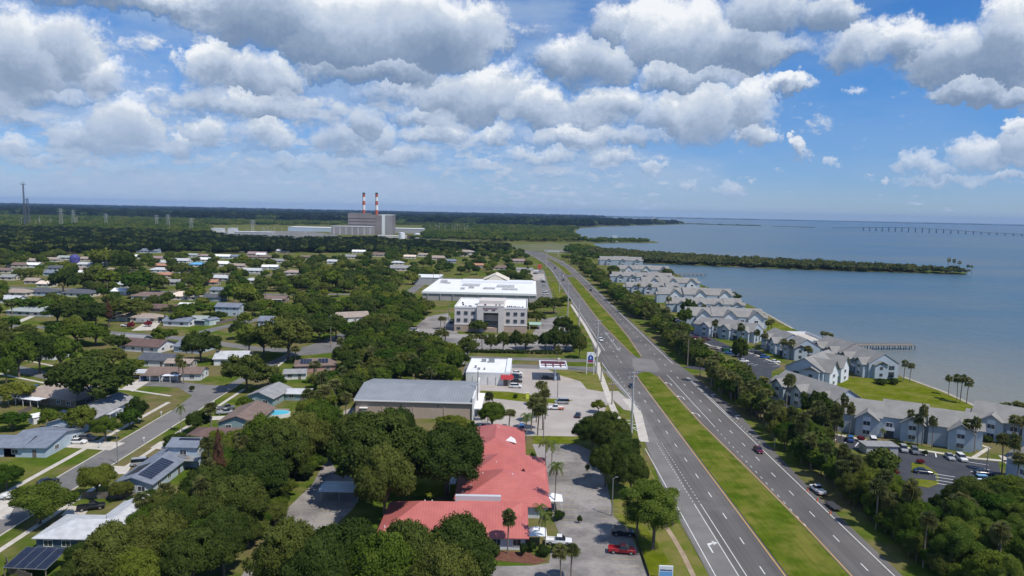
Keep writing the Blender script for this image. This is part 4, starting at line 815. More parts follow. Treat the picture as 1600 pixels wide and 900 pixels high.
# ---------------------------------------------------------------- office building
OW=mat('office_render',(.60,.555,.515),(.56,.52,.485),.3,.9); OB=mat('office_base_render',(.40,.30,.245),(.44,.335,.275),.3,.9); GG=mat('green_glass',(.045,.085,.08),(.08,.13,.12),.5,.1,spec=.7)
ox,oy=-11.2,415; t=thing('office_building','three-storey pale office block with recessed green glass bays','building',ox,oy,0,R(-1.2))
def ob_(x,y,z,a,b,c,n,m,r=0): q=MB(); q.box(x,y,z,a,b,c,r); return q.ob(n,m,t)
ob_(-13.6,-2,0,12.8,40,4,'base_wall',OB); ob_(-13.6,-2,4,12.6,39.8,9.2,'wall',OW); ob_(13.8,-2,0,13.2,40,4,'base_wall',OB); ob_(13.8,-2,4,13,39.8,9.2,'wall',OW)
# centre: taller frame around the recess
ob_(-5.6,-3.5,0,3.6,40,14.6,'centre_wall',OW); ob_(6.0,-3.5,0,3.0,40,14.6,'centre_wall',OW); ob_(.35,-3.5,11.0,8.6,40,3.6,'centre_wall',OW); ob_(.35,0,0,8.6,34,10.9,'recess_wall',WM['cream'])
for zz,hh in((9.0,1.9),(3.6,1.8)): ob_(.35,-17.2,zz,8.4,.3,hh,'window_band',GG)
ob_(0,-20.5,0,13,5,2.6,'porch_wall',OB); 
ob_(0,-2,13.2,39,38.5,.15,'roof',mat('white_membrane',(.8,.8,.79)))
for a,b,c,d in((-13.6,-21.9,12.8,.35),(13.8,-21.9,13.2,.35),(-19.9,-2,.35,40),(20.3,-2,.35,40),(0,17.8,40,.35)): ob_(a,b,13.2,c,d,.9,'parapet',TRIM)
ob_(.4,-23.4,14.6,14.8,.5,.35,'cornice',TRIM); ob_(0,-8,14.6,14,12,1.9,'penthouse_wall',OW); ob_(-13.6,-22.05,3.9,12.9,.25,.35,'string_course',TRIM); ob_(13.8,-22.05,3.9,13.3,.25,.35,'string_course',TRIM)
for xx in(-17.6,-13.6,-9.6,9.8,13.9,17.9):
    for zz in(5.6,9.6): win(t,xx,-22,zz,1.8,1.7,-PI/2,fm=MET)
for xx in(-17.6,): win(t,xx,-22,1.1,1.9,1.4,-PI/2,fm=MET)
for yy in(-16,-10,-4,2,8):
    for zz in(5.6,9.6): win(t,20.3,yy,zz,1.8,1.7,0,fm=MET)
def letters(par,word,x,y,z,hh,m,rot=0,name='sign_letters',stretch=1.,slope=0):
    cu=bpy.data.curves.new('lettering','FONT'); cu.body=word; cu.size=hh; cu.extrude=.04; cu.align_x='CENTER'
    o=bpy.data.objects.new(name,cu); C.objects.link(o); dg=bpy.context.evaluated_depsgraph_get(); me=bpy.data.meshes.new_from_object(o.evaluated_get(dg)); bpy.data.objects.remove(o)
    o=bpy.data.objects.new(name,me); C.objects.link(o); me.materials.clear(); me.materials.append(m); o.parent=par; o.location=(x,y,z); o.rotation_euler=(R(90-slope),0,rot); o.scale=(stretch,1,1); return o
MR=mat('maroon_letters',(.17,.07,.08))
q=MB(); [q.box(-3.8+i*.62,-23.62,13.15,.42,.1,.55) for i in range(13)]; q.ob('sign_letters',MR,t); q=MB(); [q.box(-3.1+i*.55,-23.62,12.2,.36,.1,.5) for i in range(4)]; [q.box(1.1+i*.5,-23.62,12.2,.36,.1,.55) for i in range(4)]; q.ob('sign_letters',MR,t)
rr=random.Random(5)
for r_,n_,y_ in((0,7,-18.4),(1,9,-20.2)):            # dark equipment racks on the flat roof
    for i in range(n_): ob_(9.4+i*1.05,y_,13.36,.55+rr.random()*.25,.7,.7+rr.random()*.5,'roof_unit',DKM)
for a,b in((-16,-12),(-14,-18.5),(-11,-19),(-12,-18),(-17,-4),(-9,-9),(-3,-20),(3,-20),(5,-20)): ob_(a,b,13.36 if abs(a)>7 else 14.6,1.0,.9,.8,'roof_unit',DKM if rr.random()<.7 else MET)
KEEP+=[(765,490,58,26)]
# green entrance canopies right of the office
t2=thing('green_canopy','pale green canopy beside the office block','canopy',13.8,410,0,0); q=MB(); q.box(0,0,2.6,7,10,.2); q.ob('roof',mat('pale_green_metal',(.30,.45,.38)),t2)
for a in(-3.2,3.2): q=MB(); q.box(a,-4.6,0,.2,.2,2.6); q.ob('post',TRIM,t2)
# ---------------------------------------------------------------- long white market building and annex
t=thing('market_building','very wide low building with bright white flat roof behind the office','building',-23,576,0,R(-1.5)); q=MB(); q.box(0,0,0,84,98,6.4); q.ob('wall',mat('market_wall',(.36,.33,.31),(.44,.41,.38),.05,.9),t)
q=MB(); q.box(0,0,6.42,84.8,98.8,.25); q.ob('roof',mat('white_membrane',(.8,.8,.79)),t); q=MB(); q.box(0,-49.55,5.2,85.2,.4,1.5); q.ob('fascia',TRIM,t); q=MB(); q.box(10,30,6.7,60,16,1.6); q.ob('raised_roof',WHM,t)
q=MB(); q.gable(8,44,8.0,26,22,5.,.4,rot=PI/2); q.tri(8,44,6.7,22,6.2,0,13.2); q.ob('gabled_entrance_roof',WM['cream'],t)
q=MB(); q.box(2,-10,6.7,.1,.1,.1)
for a,b,c,d,e in((-10,0,14,13,.9),(18,-4,14,14,.9),(-8,-22,4,3,1.6),(6,-24,9,5,1.2),(22,-27,12,4,1.2),(-34,16,5,8,2.2),(-30,10,4,3,1.4),(28,25,5,3,1.4),(-14,-30,3,3,1.4)):
    q=MB(); q.box(a,b,6.7,c,d,e); q.ob('roof_unit',mat('roof_unit_grey',(.38,.38,.38),(.5,.5,.5),.4,.7),t)
for i in range(9): q=MB(); q.box(-38+i*9.4,-49.6,0,.4,.3,5.2); q.ob('pilaster',WM['grey'],t)
KEEP+=[(740,455,95,22),(665,448,16,10)]
t=thing('annex_building','small white flat-roofed annex left of the wide market','building',-76,652,0,R(-1)); q=MB(); q.box(0,0,0,22,30,6.5); q.ob('wall',WM['grey'],t); q=MB(); q.box(0,0,6.52,22.6,30.6,.3); q.ob('roof',WHM,t)
t=thing('beige_block','beige two-storey block far up the avenue of houses','building',*G(727,401)); q=MB(); q.box(0,8,0,26,14,7); q.ob('wall',WM['cream'],t); q=MB(); q.hip(0,8,7.02,26,14,2.4,.5); q.ob('roof',RM['tan'],t)
for i in range(5):
    for z in(1,4.2): win(t,-10+i*5,1,z,2,1.4,-PI/2,frame=False)
t=thing('tyre_shop_building','grey-white flat shop with awning beside the orange highway sign','building',*G(820,428)); q=MB(); q.box(0,12,0,18,26,4.5); q.ob('wall',WM['cream'],t); q=MB(); q.box(0,12,4.52,18.6,26.6,.3); q.ob('roof',RM['grey'],t); q=MB(); q.box(12,6,3,6,14,.3); q.ob('awning',RM['silver'],t)
# ---------------------------------------------------------------- waterfront apartments
SID=mat('pale_blue_siding',(.40,.46,.52),(.37,.43,.49),.4,.85,wave=(.25,.05,'Z')); GAB=mat('white_siding',(.68,.70,.73),(.64,.66,.69),.4,.85); DK2=mat('recess_shade',(.05,.06,.075),rough=.9)
def apartments(label,x,y,rot,L,Wd=13,bays=3,h=5.8,near=True,ends=True,bayside=(-1,),bw=6.2,endbays=True):
    t=thing('apartment_building',label,'apartment building',x,y,0,rot,'blue-grey apartment buildings by the bay'); rh=Wd*.29
    ns=1 if L<33 else bays; rs=random.Random(int(L*10+x)); offs=[0 if ns==1 else rs.choice((-.9,.9))*(1 if i%2 else -1) for i in range(ns)]
    for i in range(ns):
        Lm=L/ns; cx=-L/2+Lm*(i+.5); oy_=offs[i]; rh_=rh*(1+.05*(i%2)); q=MB(); q.box(cx,oy_,0,Lm-.02,Wd,h+(.25 if i%2 else 0)); hh=h+(.25 if i%2 else 0)
        for s in(-1,1): q.tri(cx,oy_,hh,Wd,rh_,s*PI/2,Lm/2-.02,th=.2)
        q.ob('wall',SID,t); r=MB(); r.gable(cx,oy_,hh+.02,Lm-.1,Wd,rh_,.5 if ns==1 else .25,th=.18); r.ob('roof',RM['condo'],t)
    for sd in bayside:
        n=bays; rr_=0 if sd<0 else PI
        for i in range(n):
            bx=-L/2+L*(i+.5)/n+(0 if ns==1 else L/n*.16); by=sd*(Wd/2+.9)+(offs[i] if ns==n else 0); wg='white' in label; bw=9.2 if wg else 6.2
            oo=offs[i] if ns==n else 0
            q=MB(); q.box(bx,by,0,bw,2.2,h-.2); q.tri(bx,oo,h-.2,bw,bw*(.45 if wg else .36),rr_,Wd/2+2.0,th=.16); b=q.ob('gabled_bay',GAB if wg else SID,t)
            q=MB(); q.gable(bx,oo+sd*(Wd/4+1.2),h-.18,Wd/2+2.4,bw,bw*(.45 if wg else .36),.45,th=.16,rot=PI/2); q.ob('bay_roof',RM['condo'],b)
            q=MB(); q.box(bx,oo+sd*(Wd/2+2.03),1.,2.1,.08,h-.6); q.ob('panel',GAB,b)
            if near:
                for zz in(1.,3.8): win(t,bx-.0,oo+sd*(Wd/2+2.07),zz,1.9,1.25,-PI/2 if sd<0 else PI/2)
                if i<n-1:
                    mx=bx+L/n/2; q=MB(); q.box(mx,oo+sd*(Wd/2+.03),.1,2.6,.06,2.3); q.ob('entry_shade_panel',DK2,t); win(t,mx,oo+sd*Wd/2,3.6,1.8,1.4,-PI/2 if sd<0 else PI/2)  # flat dark panel on the wall, coloured as the shade inside an entry
                    q=MB(); q.box(mx,oo+sd*(Wd/2+.6),2.9,3,1.2,.2); q.box(mx,oo+sd*(Wd/2+1.15),3.1,3,.08,.8); q.ob('balcony',GAB,t)
            else:
                q=MB(); q.box(bx,oo+sd*(Wd/2+2.07),1.1,2,.08,1.3); q.box(bx,oo+sd*(Wd/2+2.07),3.9,2,.08,1.3); q.ob('window',GLS,t)
    if ends:
        for s in(-1,1):
            q=MB(); q.box(s*(L/2+.7),-Wd*.22,0,1.8,Wd*.42,h-.1); q.ob('end_bay',SID,t); q=MB(); q.gable(s*(L/2-.6),-Wd*.22,h-.08,5,Wd*.42,1.5,.35,th=.15); q.tri(s*(L/2+.7),-Wd*.22,h-.1,Wd*.42,1.5,PI/2*s,.9,th=.12); q.ob('end_bay_roof',RM['condo'],t)
            q=MB(); q.box(s*(L/2+1.62),-Wd*.22,1.,.05,1.4,1.3); q.box(s*(L/2+1.62),-Wd*.22,3.8,.05,1.4,1.3); q.box(s*(L/2+.06),Wd*.2,3.6,.1,2.4,1.6); q.box(s*(L/2+.06),Wd*.2,.4,.1,2.4,2.2); q.ob('window',GLS,t)
    px,py=P(x,y,4); sx=S(*P(x,y)[:2]); wpx=(abs(math.cos(rot))*L+abs(math.sin(rot))*Wd)*.5*sx; KEEP.append((px,py,wpx*.85,6+4*sx)); return t
AP=[('long front apartment building facing the near round car park',123.5,218.5,R(-28),37,13,3,6.,True,(-1,)),
('apartment building with corner gables right of the front one',157.5,217,R(-42),22,13,2,6.,True,(-1,)),
('apartment building at the photo edge by the light blue car',138.0,170.0,R(-78),24,11,2,6.,True,(-1,)),
('slanting apartment building behind the round oak with three street-side bays',109,251,R(-70),30,12,3,6.,True,(-1,)),
('apartment building with tall white gables over the bayside lawn',126.5,292,R(47),26,15,2,6.6,True,(-1,)),
('apartment building ending at the lawn beside the wooden pier',157,322,R(-86),48,13,4,6.,True,(-1,)),
('apartment building beside the upper car park row',138,350,R(-88),34,13,3,6.,True,(-1,)),
('apartment building behind the two red cars',120,392,R(-48),34,12,3,6.,True,(-1,)),
('white-gabled apartment building just beyond the two red cars building',129,433,R(-4),46,15,3,6.6,True,(-1,)),
('long low-roofed apartment row below the shore lawn',134,495,R(-3),50,12,4,6.,True,(-1,)),
('white-gabled apartment row reaching the shoreline tree',140,549,R(0),56,15,3,6.6,False,(-1,)),
('apartment row with palms along the road trees, fifth from far end',118,603,R(-3),44,12,4,6.,False,(-1,)),
('white-gabled apartment row in the middle distance',141,643,R(-2),50,14,3,6.5,False,(-1,)),
('long apartment row near the small far dock',127,702,R(-3),58,13,5,6.,False,(-1,)),
('apartment row with white gables behind the small far dock',143,785,R(-2),56,14,3,6.5,False,(-1,)),
('farthest apartment row beside the mangrove spit',141,935,R(-8),54,15,3,6.5,False,(-1,))]
for a in AP: apartments(a[0],a[1],a[2],a[3],a[4],a[5],a[6],a[7],a[8],bayside=a[9])
# grey refuse enclosure in the near car park
t=thing('bin_enclosure','low grey flat-roofed enclosure in the near car park','shed',*G(1372,707)); q=MB(); q.box(0,0,0,9,4.5,2.5); q.ob('wall',WM['grey'],t); q=MB(); q.box(0,0,2.52,9.6,5.1,.15); q.ob('roof',RM['grey'],t); KEEP.append((1372,700,26,10))
# pool terrace with white railing on the shore
t=thing('pool_terrace','pale white-railed terrace on the shoreline','terrace',163,392,0,0); q=MB(); q.box(0,0,0,13,30,.5); q.ob('deck',M_walk,t); 
for a,b,c,d in((-6.4,0,.1,30),(6.4,0,.1,30),(0,-14.9,13,.1),(0,14.9,13,.1)): q=MB(); q.box(a,b,.5,c,d,1.3); q.ob('railing',WHM,t)
# piers
def pier(label,x0,y0,x1,y1,w,n,zt=1.3,head=None):
    t=thing('pier',label,'pier',x0,y0,0,math.atan2(y1-y0,x1-x0)); L=math.hypot(x1-x0,y1-y0); q=MB(); q.box(L/2,0,zt,L,w,.25); q.ob('deck',WOODP,t)
    for s in(-1,1):
        q=MB(); q.box(L/2,s*w/2,zt+1.1,L,.1,.12); [q.box(L*(i+.5)/(n*2),s*w/2,zt+.2,.1,.1,.95) for i in range(n*2)]; q.ob('railing',WOODP,t)
    for i in range(n+1):
        for s in(-1,1): q=MB(); q.tube((L*i/n,s*w*.45,-2),(L*i/n,s*w*.45,zt),.22,.22,6); q.ob('pile',mat('dark_pile',(.07,.06,.05)),t)
    if head: q=MB(); q.box(L-head/2,0,zt,head,w*2.4,.3); q.ob('pier_head',WOODP,t)
    return t
pier('wooden fishing pier running out from the apartment shore',168,366,211,371,3.,14,1.4); pier('small far dock beside the apartment rows',181,790,216,800,3.,7,1.5)
# ---------------------------------------------------------------- vehicles
CP={}
def paint(n,c,metal=.0): 
    if n not in CP: CP[n]=mat('paint_'+n,c,rough=.28,spec=.55,metal=metal)
    return CP[n]
PC=dict(white=(.72,.72,.71),silver=(.42,.43,.44),grey=(.18,.19,.20),black=(.015,.016,.018),red=(.33,.015,.02),maroon=(.10,.012,.03),blue=(.03,.12,.34),darkblue=(.02,.035,.07),lightblue=(.16,.34,.52),tan=(.40,.34,.26),green=(.02,.16,.09),orange=(.7,.16,.05))
TYR=mat('tyre_rubber',(.02,.02,.02)); RIM=mat('wheel_rim',(.4,.4,.4),rough=.4,metal=.6); CGL=mat('car_glass',(.012,.016,.02),rough=.06,spec=.8); LAMP=mat('lamp_lens',(.7,.7,.68),rough=.2); TAIL=mat('tail_lens',(.35,.01,.01),rough=.3)
def body_mesh(secs):
    q=MB(); rings=[]
    for (x,w,z0,z1) in secs: rings.append([(x,-w,z0+.12),(x,-w*.96,z0),(x,w*.96,z0),(x,w,z0+.12),(x,w,z1-.12),(x,w*.86,z1),(x,-w*.86,z1),(x,-w,z1-.12)])
    v=[p for r in rings for p in r]; f=[tuple(range(7,-1,-1)),tuple(range(len(v)-8,len(v)))]
    for i in range(len(rings)-1):
        for j in range(8): a=i*8+j; b=i*8+(j+1)%8; f.append((a,b,b+8,a+8))
    q.hull(v,f); return q
def cabin(q,xb,xf,tb,tf,w,z0,z1,mi=0): q.hull([(xb,-w,z0),(xf,-w,z0),(xf,w,z0),(xb,w,z0),(tb,-w*.8,z1),(tf,-w*.8,z1),(tf,w*.8,z1),(tb,w*.8,z1)],[(3,2,1,0),(4,5,6,7),(0,1,5,4),(1,2,6,5),(2,3,7,6),(3,0,4,7)],mi)
KD={'sedan':dict(s=[(-2.3,.74,.34,.82),(-2.15,.86,.25,.95),(-1.2,.9,.22,.98),(.9,.9,.22,.96),(2.0,.86,.22,.82),(2.28,.72,.3,.68)],c=(-1.85,1.0,-1.15,.25,.80,.93,1.42),wh=(1.4,-1.35,.32)),
 'suv':dict(s=[(-2.3,.84,.4,1.02),(-2.2,.92,.32,1.1),(.9,.93,.3,1.1),(2.0,.9,.3,1.0),(2.3,.78,.38,.86)],c=(-2.2,1.15,-1.9,.45,.86,1.06,1.72),wh=(1.42,-1.4,.37)),
 'van':dict(s=[(-2.5,.9,.35,1.15),(1.2,.95,.3,1.15),(2.3,.9,.3,1.0),(2.55,.78,.38,.85)],c=(-2.48,1.95,-2.35,1.0,.9,1.12,1.95),wh=(1.6,-1.6,.36)),
 'pickup':dict(s=[(-2.75,.92,.5,.78),(-.55,.93,.42,.80),(-.5,.93,.42,1.1),(1.1,.93,.4,1.1),(2.4,.9,.4,1.05),(2.65,.8,.45,.92)],c=(-.55,1.35,-.4,.65,.85,1.08,1.75),wh=(1.7,-1.75,.40))}
def car(label,kind,col,x,y,rot,group=None,px=True,trim=None):
    if px: x,y=G(x,y)
    d=KD[kind]; far=y>330; m=paint(col,PC[col],.25 if col in('silver','grey') else 0)
    nm={'sedan':'sedan_car','suv':'suv_car','van':'passenger_van','pickup':'pickup_truck'}[kind]; cat={'sedan':'car','suv':'car','van':'van','pickup':'pickup truck'}[kind]
    xb,xf,tb,tf,w,z0,z1=d['c']; q=body_mesh(d['s']); r=MB(); cabin(r,xb,xf,tb,tf,w,z0,z1); rf_=MB(); rf_.box((tb+tf)/2,0,z1,tf-tb,w*1.62,.05)
    if kind=='pickup':
        for s in(-1,1): q.box(-1.65,s*.86,.75,2.2,.1,.35)
        q.box(-2.72,0,.75,.1,1.7,.35)
    key=(kind,col,far)
    if key not in CARM:
        if far:
            n=len(q.v); q.v+=r.v+rf_.v; q.f+=[tuple(i+n for i in f) for f in r.f]+[tuple(i+n+len(r.v) for i in f) for f in rf_.f]; q.mi+=[1]*len(r.f)+[0]*len(rf_.f)
            for a in d['wh'][:2]:
                for s in(-1,1): q.tube((a,s*.72,d['wh'][2]),(a,s*.95,d['wh'][2]),d['wh'][2],n=8,mi=2)
            CARM[key]=q.mesh(nm+'_mesh',[m,CGL,TYR])
        else:
            wm=MB(); rr_=d['wh'][2]; wm.tube((0,-.11,0),(0,.11,0),rr_,n=14); rm=MB(); rm.tube((0,-.125,0),(0,.125,0),rr_*.6,n=10)
            h=MB(); h.box(0,0,0,.08,.36,.16)
            q.hull(rf_.v,rf_.f)
            CARM[key]=(q.mesh(nm+'_body',m,False),r.mesh(nm+'_glass',CGL),wm.mesh('tyre_mesh',TYR),rm.mesh('rim_mesh',RIM),h.mesh('lamp_mesh',LAMP),h.mesh('tail_mesh',TAIL))
    cm=CARM[key]
    if far: o=bpy.data.objects.new(nm,cm); C.objects.link(o); o.location=(x,y,.04); o.rotation_euler=(0,0,rot); tag(o,label,cat,group); return o
    t=thing(nm,label,cat,x,y,.05,rot,group)
    def lk(n,me,par,loc=(0,0,0)): o=bpy.data.objects.new(n,me); C.objects.link(o); o.parent=par; o.location=loc; return o
    lk('body',cm[0],t); lk('window',cm[1],t)
    for a in d['wh'][:2]:
        for s in(-1,1): wv=lk('wheel',cm[2],t,(a,s*.84,d['wh'][2])); lk('rim',cm[3],wv)
    e0,e1=d['s'][0],d['s'][-1]
    for s in(-1,1): lk('headlight',cm[4],t,(e1[0]-.03,s*e1[1]*.72,e1[3]-.32)); lk('tail_light',cm[5],t,(e0[0]+.0,s*e0[1]*.78,e0[3]-.36))
    if trim: q=MB(); [q.box(-1.6,s*.945,.55,2.0,.03,.5) for s in(-1,1)]; q.ob('side_stripe',paint(trim,PC[trim]),t)
    return t
CARM={}; N_=R(90)
for a in [
('maroon sedan driving towards the camera on the bay-side carriageway','sedan','maroon',1185,706,-N_+.02),('white hatchback on the inland carriageway near the tall steel poles','suv','white',939,533,-N_),
('dark sedan beside the tallest concrete pole','sedan','darkblue',987,605,-N_),('black car alone on the far inland carriageway','suv','black',867,420,-N_),('dark car leading at the far median crossing','suv','darkblue',880,438.5,-N_),
('white car following at the far median crossing','sedan','white',880,432,-N_),('dark car on the far bay-side carriageway','sedan','black',923,454,N_),('small white car beyond the far median','sedan','white',880,409,N_),('grey car beside the far roadside trees','suv','grey',892,414,N_),
('red pickup truck parked in the clinic lot','pickup','red',972,864,R(-6)),('black SUV parked under the trees above the red pickup','suv','black',973,836,R(-6)),('white pickup truck parked beside the clinic planting','pickup','white',873,850,R(-4)),
('white sedan farthest in the row beside the store','sedan','white',808,585,0),('dark blue car second in the row beside the store','suv','darkblue',807,591,0),('black car third in the row beside the store','sedan','black',807,597.5,0),('white SUV nearest in the row beside the store','suv','white',806,606,0),
('dark car in shade under the pump canopy','sedan','black',855,592,0),('silver van behind the white and orange pickup','van','silver',878,631,PI),('white pickup with orange rear by the lot palms','pickup','white',869,640,PI),
('dark sedan alone in the middle of the concrete lot','sedan','darkblue',903,651,R(80)),('bright red coupe nosed against the clinic hedge','sedan','red',756,670,-N_),('dark blue sedan between the palm clump and the clinic','sedan','darkblue',788,672,-N_),('bright blue SUV behind the clinic corner','suv','blue',815,673,-N_),
('white van in the shade at the office lot edge','van','white',647,518,R(10)),('black SUV by the office block corner','suv','black',705,505,N_),
('white sedan topmost in the market lot row','sedan','white',847,438,0),('dark car second in the market lot row','suv','black',849,441.5,0),('silver car third in the market lot row','sedan','silver',850,447,0),('white car fourth in the market lot row','suv','white',851,456,0),('white van last in the market lot row','van','white',852,460,0),
('white sedan on the garage driveway','sedan','white',122,693,R(5)),('grey SUV behind the white driveway sedan','suv','grey',137,688,R(5)),('silver minivan beside the long solar roof','van','silver',222,727,R(20)),('black pickup beside the light grey roof','pickup','black',143,796,R(25)),
('white pickup truck at the photo edge','pickup','white',24,779,R(12)),('black sedan on the verge by the yellow-green tree','sedan','black',75,756,R(50)),('upper of two grey-blue pickups beside the teal house','pickup','grey',354,640,R(18)),('lower of two grey-blue pickups beside the teal house','pickup','silver',352,647,R(18)),
('blue sedan beside the tan hipped house','sedan','blue',59,608,R(30)),('white pickup near the silver trailer','pickup','white',197,510.5,R(-5)),('dark blue car inside the corner house carport','sedan','blue',225,594,N_),
('red car nearer the upper entrance drive','sedan','maroon',1085,528,R(15)),('red car second along the upper entrance drive','suv','maroon',1103,532,R(8)),('bright blue pickup behind the upper lot bins','pickup','blue',1142,553,R(8)),('black sedan beside the bright blue pickup','sedan','black',1152,558,0),
('white sedan at the upper lot island','sedan','white',1162,566,0),('tan sedan half hidden by the upper lot trees','sedan','tan',1117,546,R(-30)),('grey car topmost in the angled upper row','sedan','grey',1178,550,R(-15)),('black SUV second in the angled upper row','suv','black',1186,554,R(-15)),
('blue SUV third in the angled upper row','suv','blue',1195,560,R(-15)),('white sedan lowest in the angled upper row','sedan','white',1211,567,R(-10)),('white car in the third lot beyond the round trees','sedan','white',1062,507,R(-20)),('silver car behind the white one in the third lot','sedan','silver',1060,503,R(-20)),('silver car in the fourth lot among the roadside trees','sedan','silver',1017,480,R(-20)),
('bright blue SUV in the near lot row below the front building','suv','blue',1328,689,R(70)),('white van behind the bin enclosure','van','white',1364,692,R(70)),('silver SUV left of the flowering bushes in the near lot','suv','silver',1412,705,R(-110)),('grey SUV right of the silver one in the near lot','suv','grey',1429,708,R(-110)),
('silver sedan second last in the near lot row','sedan','silver',1484,717,R(-105)),('white SUV last in the near lot row','suv','white',1502,719,R(-100)),('dark blue sedan on the oval parking island','sedan','darkblue',1442,740,R(-12)),('dark teal sedan above the light blue one','sedan','darkblue',1537,742,R(-8)),('light blue SUV at the edge of the near lot','suv','lightblue',1538,753,R(-8)),
('white work truck parked on the verge beside orange cones','pickup','white',1277,769,R(94))]:
    car(*a,trim='orange' if 'orange rear' in a[0] else None); 
    if a[4]>500: KEEP.append((a[3],a[4]-4,9,8))
x,y=G(1302,794); t=thing('flat_trailer','flat utility trailer hitched behind the white work truck','trailer',x,y,0,R(94)); q=MB(); q.box(0,0,.6,4.6,2,.15); q.ob('bed',DKM,t)
for a in(-.6,.6):
    for s in(-1,1): q=MB(); q.tube((a,s*1.0,.35),(a,s*1.2,.35),.33,n=10); q.ob('wheel',TYR,t)
q=MB(); q.tube((2.3,0,.6),(3.8,0,.5),.06); q.ob('drawbar',DKM,t)
x,y=G(224,505); t=thing('travel_trailer','silver box travel trailer on the lawn of the tan house','trailer',x,y,0,R(10)); q=MB(); q.box(0,0,.6,7,2.5,2.4); q.ob('body',paint('silver',PC['silver']),t); win(t,0,-1.25,1.6,1.4,.8,-PI/2)
for s in(-1,1): q=MB(); q.tube((.4,s*1.0,.35),(.4,s*1.25,.35),.35,n=10); q.ob('wheel',TYR,t)
x,y=G(879,510); t=thing('box_truck','white box truck at the end of the office lot','truck',x,y,0,N_); q=MB(); q.box(-1,0,.8,5,2.3,2.6); q.ob('cargo_box',WHM,t); q=MB(); cabin(q,1.5,3.4,1.6,2.7,1.05,.6,2.3); q.ob('cab',WHM,t)
for a in(-2.3,2.5):
    for s in(-1,1): q=MB(); q.tube((a,s*.9,.42),(a,s*1.15,.42),.42,n=10); q.ob('wheel',TYR,t)
cone_l=['orange cone in front of the white work truck','orange cone between the work truck and its trailer','orange cone beside the end of the trailer']
for (a,b),l in zip(((1262,768),(1277,783),(1297,803)),cone_l):
    x,y=G(a,b); t=thing('traffic_cone',l,'traffic cone',x,y,0,0,'orange cones by the work truck'); q=MB(); q.tube((0,0,.04),(0,0,.9),.2,.04,10); q.ob('cone_body',mat('cone_orange',(.75,.13,.02)),t); q=MB(); q.box(0,0,0,.5,.5,.04); q.ob('base',mat('cone_base',(.5,.1,.02)),t)
x,y=G(1134,549); t=thing('dumpster','dark green dumpster at the upper lot bend','dumpster',x,y,0,R(10)); q=MB(); q.prism([(-1.6,-1),(1.6,-1),(1.6,1),(-1.6,1)],.1,1.7,top=[(-1.8,-1.2),(1.8,-1.2),(1.8,1.1),(-1.8,1.1)]); q.ob('bin_body',mat('dumpster_green',(.02,.11,.05)),t); q=MB(); q.box(0,0,1.72,3.6,2.3,.08); q.ob('lid',DKM,t)
x,y=G(824,623); t=thing('yellow_bollard_box','lime yellow utility cabinet on the store grass strip','cabinet',x,y,0,0); q=MB(); q.box(0,0,0,1.1,.8,2.2); q.ob('cabinet_body',mat('lime_yellow',(.62,.66,.10)),t); q=MB(); q.box(0,0,2.2,1.25,.95,.12); q.ob('lid',WM['cream'],t)
# ---------------------------------------------------------------- fuel canopy and signs
x,y=G(864,592); t=thing('pump_canopy','square fuel pump canopy with maroon and white framed top','canopy',x,y+2,0,R(-1)); q=MB(); q.box(0,0,5.,11,13,.3); q.ob('roof',WHM,t)
for a,b,c,d in((0,-6.4,11,.3),(0,6.4,11,.3),(-5.4,0,.3,13),(5.4,0,.3,13)): q=MB(); q.box(a,b,5.3,c,d,.5); q.ob('fascia',WHM,t)
q=MB(); [q.box(-3+i*3,0,5.32,.45,12,.25) for i in range(3)]; q.box(0,-1.5,5.34,10,.45,.26); q.box(0,3.8,5.3,9.8,4.2,.3); q.ob('roof_frame',mat('maroon_frame',(.10,.025,.04)),t)
q=MB(); q.box(2.6,4.8,5.7,1.1,1.0,1.4); q.ob('roof_unit',WM['cream'],t)
for b in(-2.8,2.8): q=MB(); q.box(.9,b,0,.6,.6,5.); q.ob('column',WHM,t); q=MB(); q.box(.9,b*1.9,.1,.8,.6,1.7); q.ob('fuel_pump',WM['blue'],t)
KEEP.append((862,580,20,18))
x,y=G(922,585); t=thing('pole_sign','tall white sign on two posts with blue shield and red band','sign',x,y,0,0)
for a in(-1.5,1.5): q=MB(); q.box(a,0,0,.22,.22,9.2); q.ob('post',TRIM,t)
q=MB(); q.box(0,0,4.8,2.8,.35,4.6); q.ob('sign_face',WHM,t); q=MB(); q.hull([(-1.1,-.2,6.0),(1.1,-.2,6.0),(1.1,-.2,7.4),(.5,-.2,8.2),(-.5,-.2,8.2),(-1.1,-.2,7.4)],[(0,1,2,3,4,5)]); q.ob('emblem',mat('sign_blue',(.03,.06,.25)),t)
q=MB(); q.box(0,-.2,5.1,2.3,.04,.85); q.ob('price_band',mat('sign_red',(.30,.03,.08)),t); q=MB(); q.box(0,-.22,6.5,.6,.03,1.1); q.box(0,-.2,8.5,.35,.05,.6); q.ob('emblem_mark',mat('sign_lightblue',(.35,.5,.75)),t); KEEP.append((921,565,8,14))
x,y=G(1040,905); t=thing('roadside_sign','white and blue sign board at the bottom of the grass verge','sign',x,y,0,R(-3))
q=MB(); q.box(0,0,0,2.6,.3,2.6); q.ob('sign_face',mat('sign_cream_white',(.66,.69,.72)),t); q=MB(); q.box(0,-.17,.2,2.3,.03,1.35); q.ob('blue_panel',mat('sign_skyblue',(.16,.36,.66)),t)
q=MB(); rr=random.Random(9); xx=-1.05
while xx<1.0: w_=rr.uniform(.09,.17); q.box(xx+w_/2,-.175,1.72,w_,.03,rr.choice((.24,.28,.2))); xx+=w_+.05
q.ob('lettering',mat('sign_navy',(.05,.08,.2)),t)
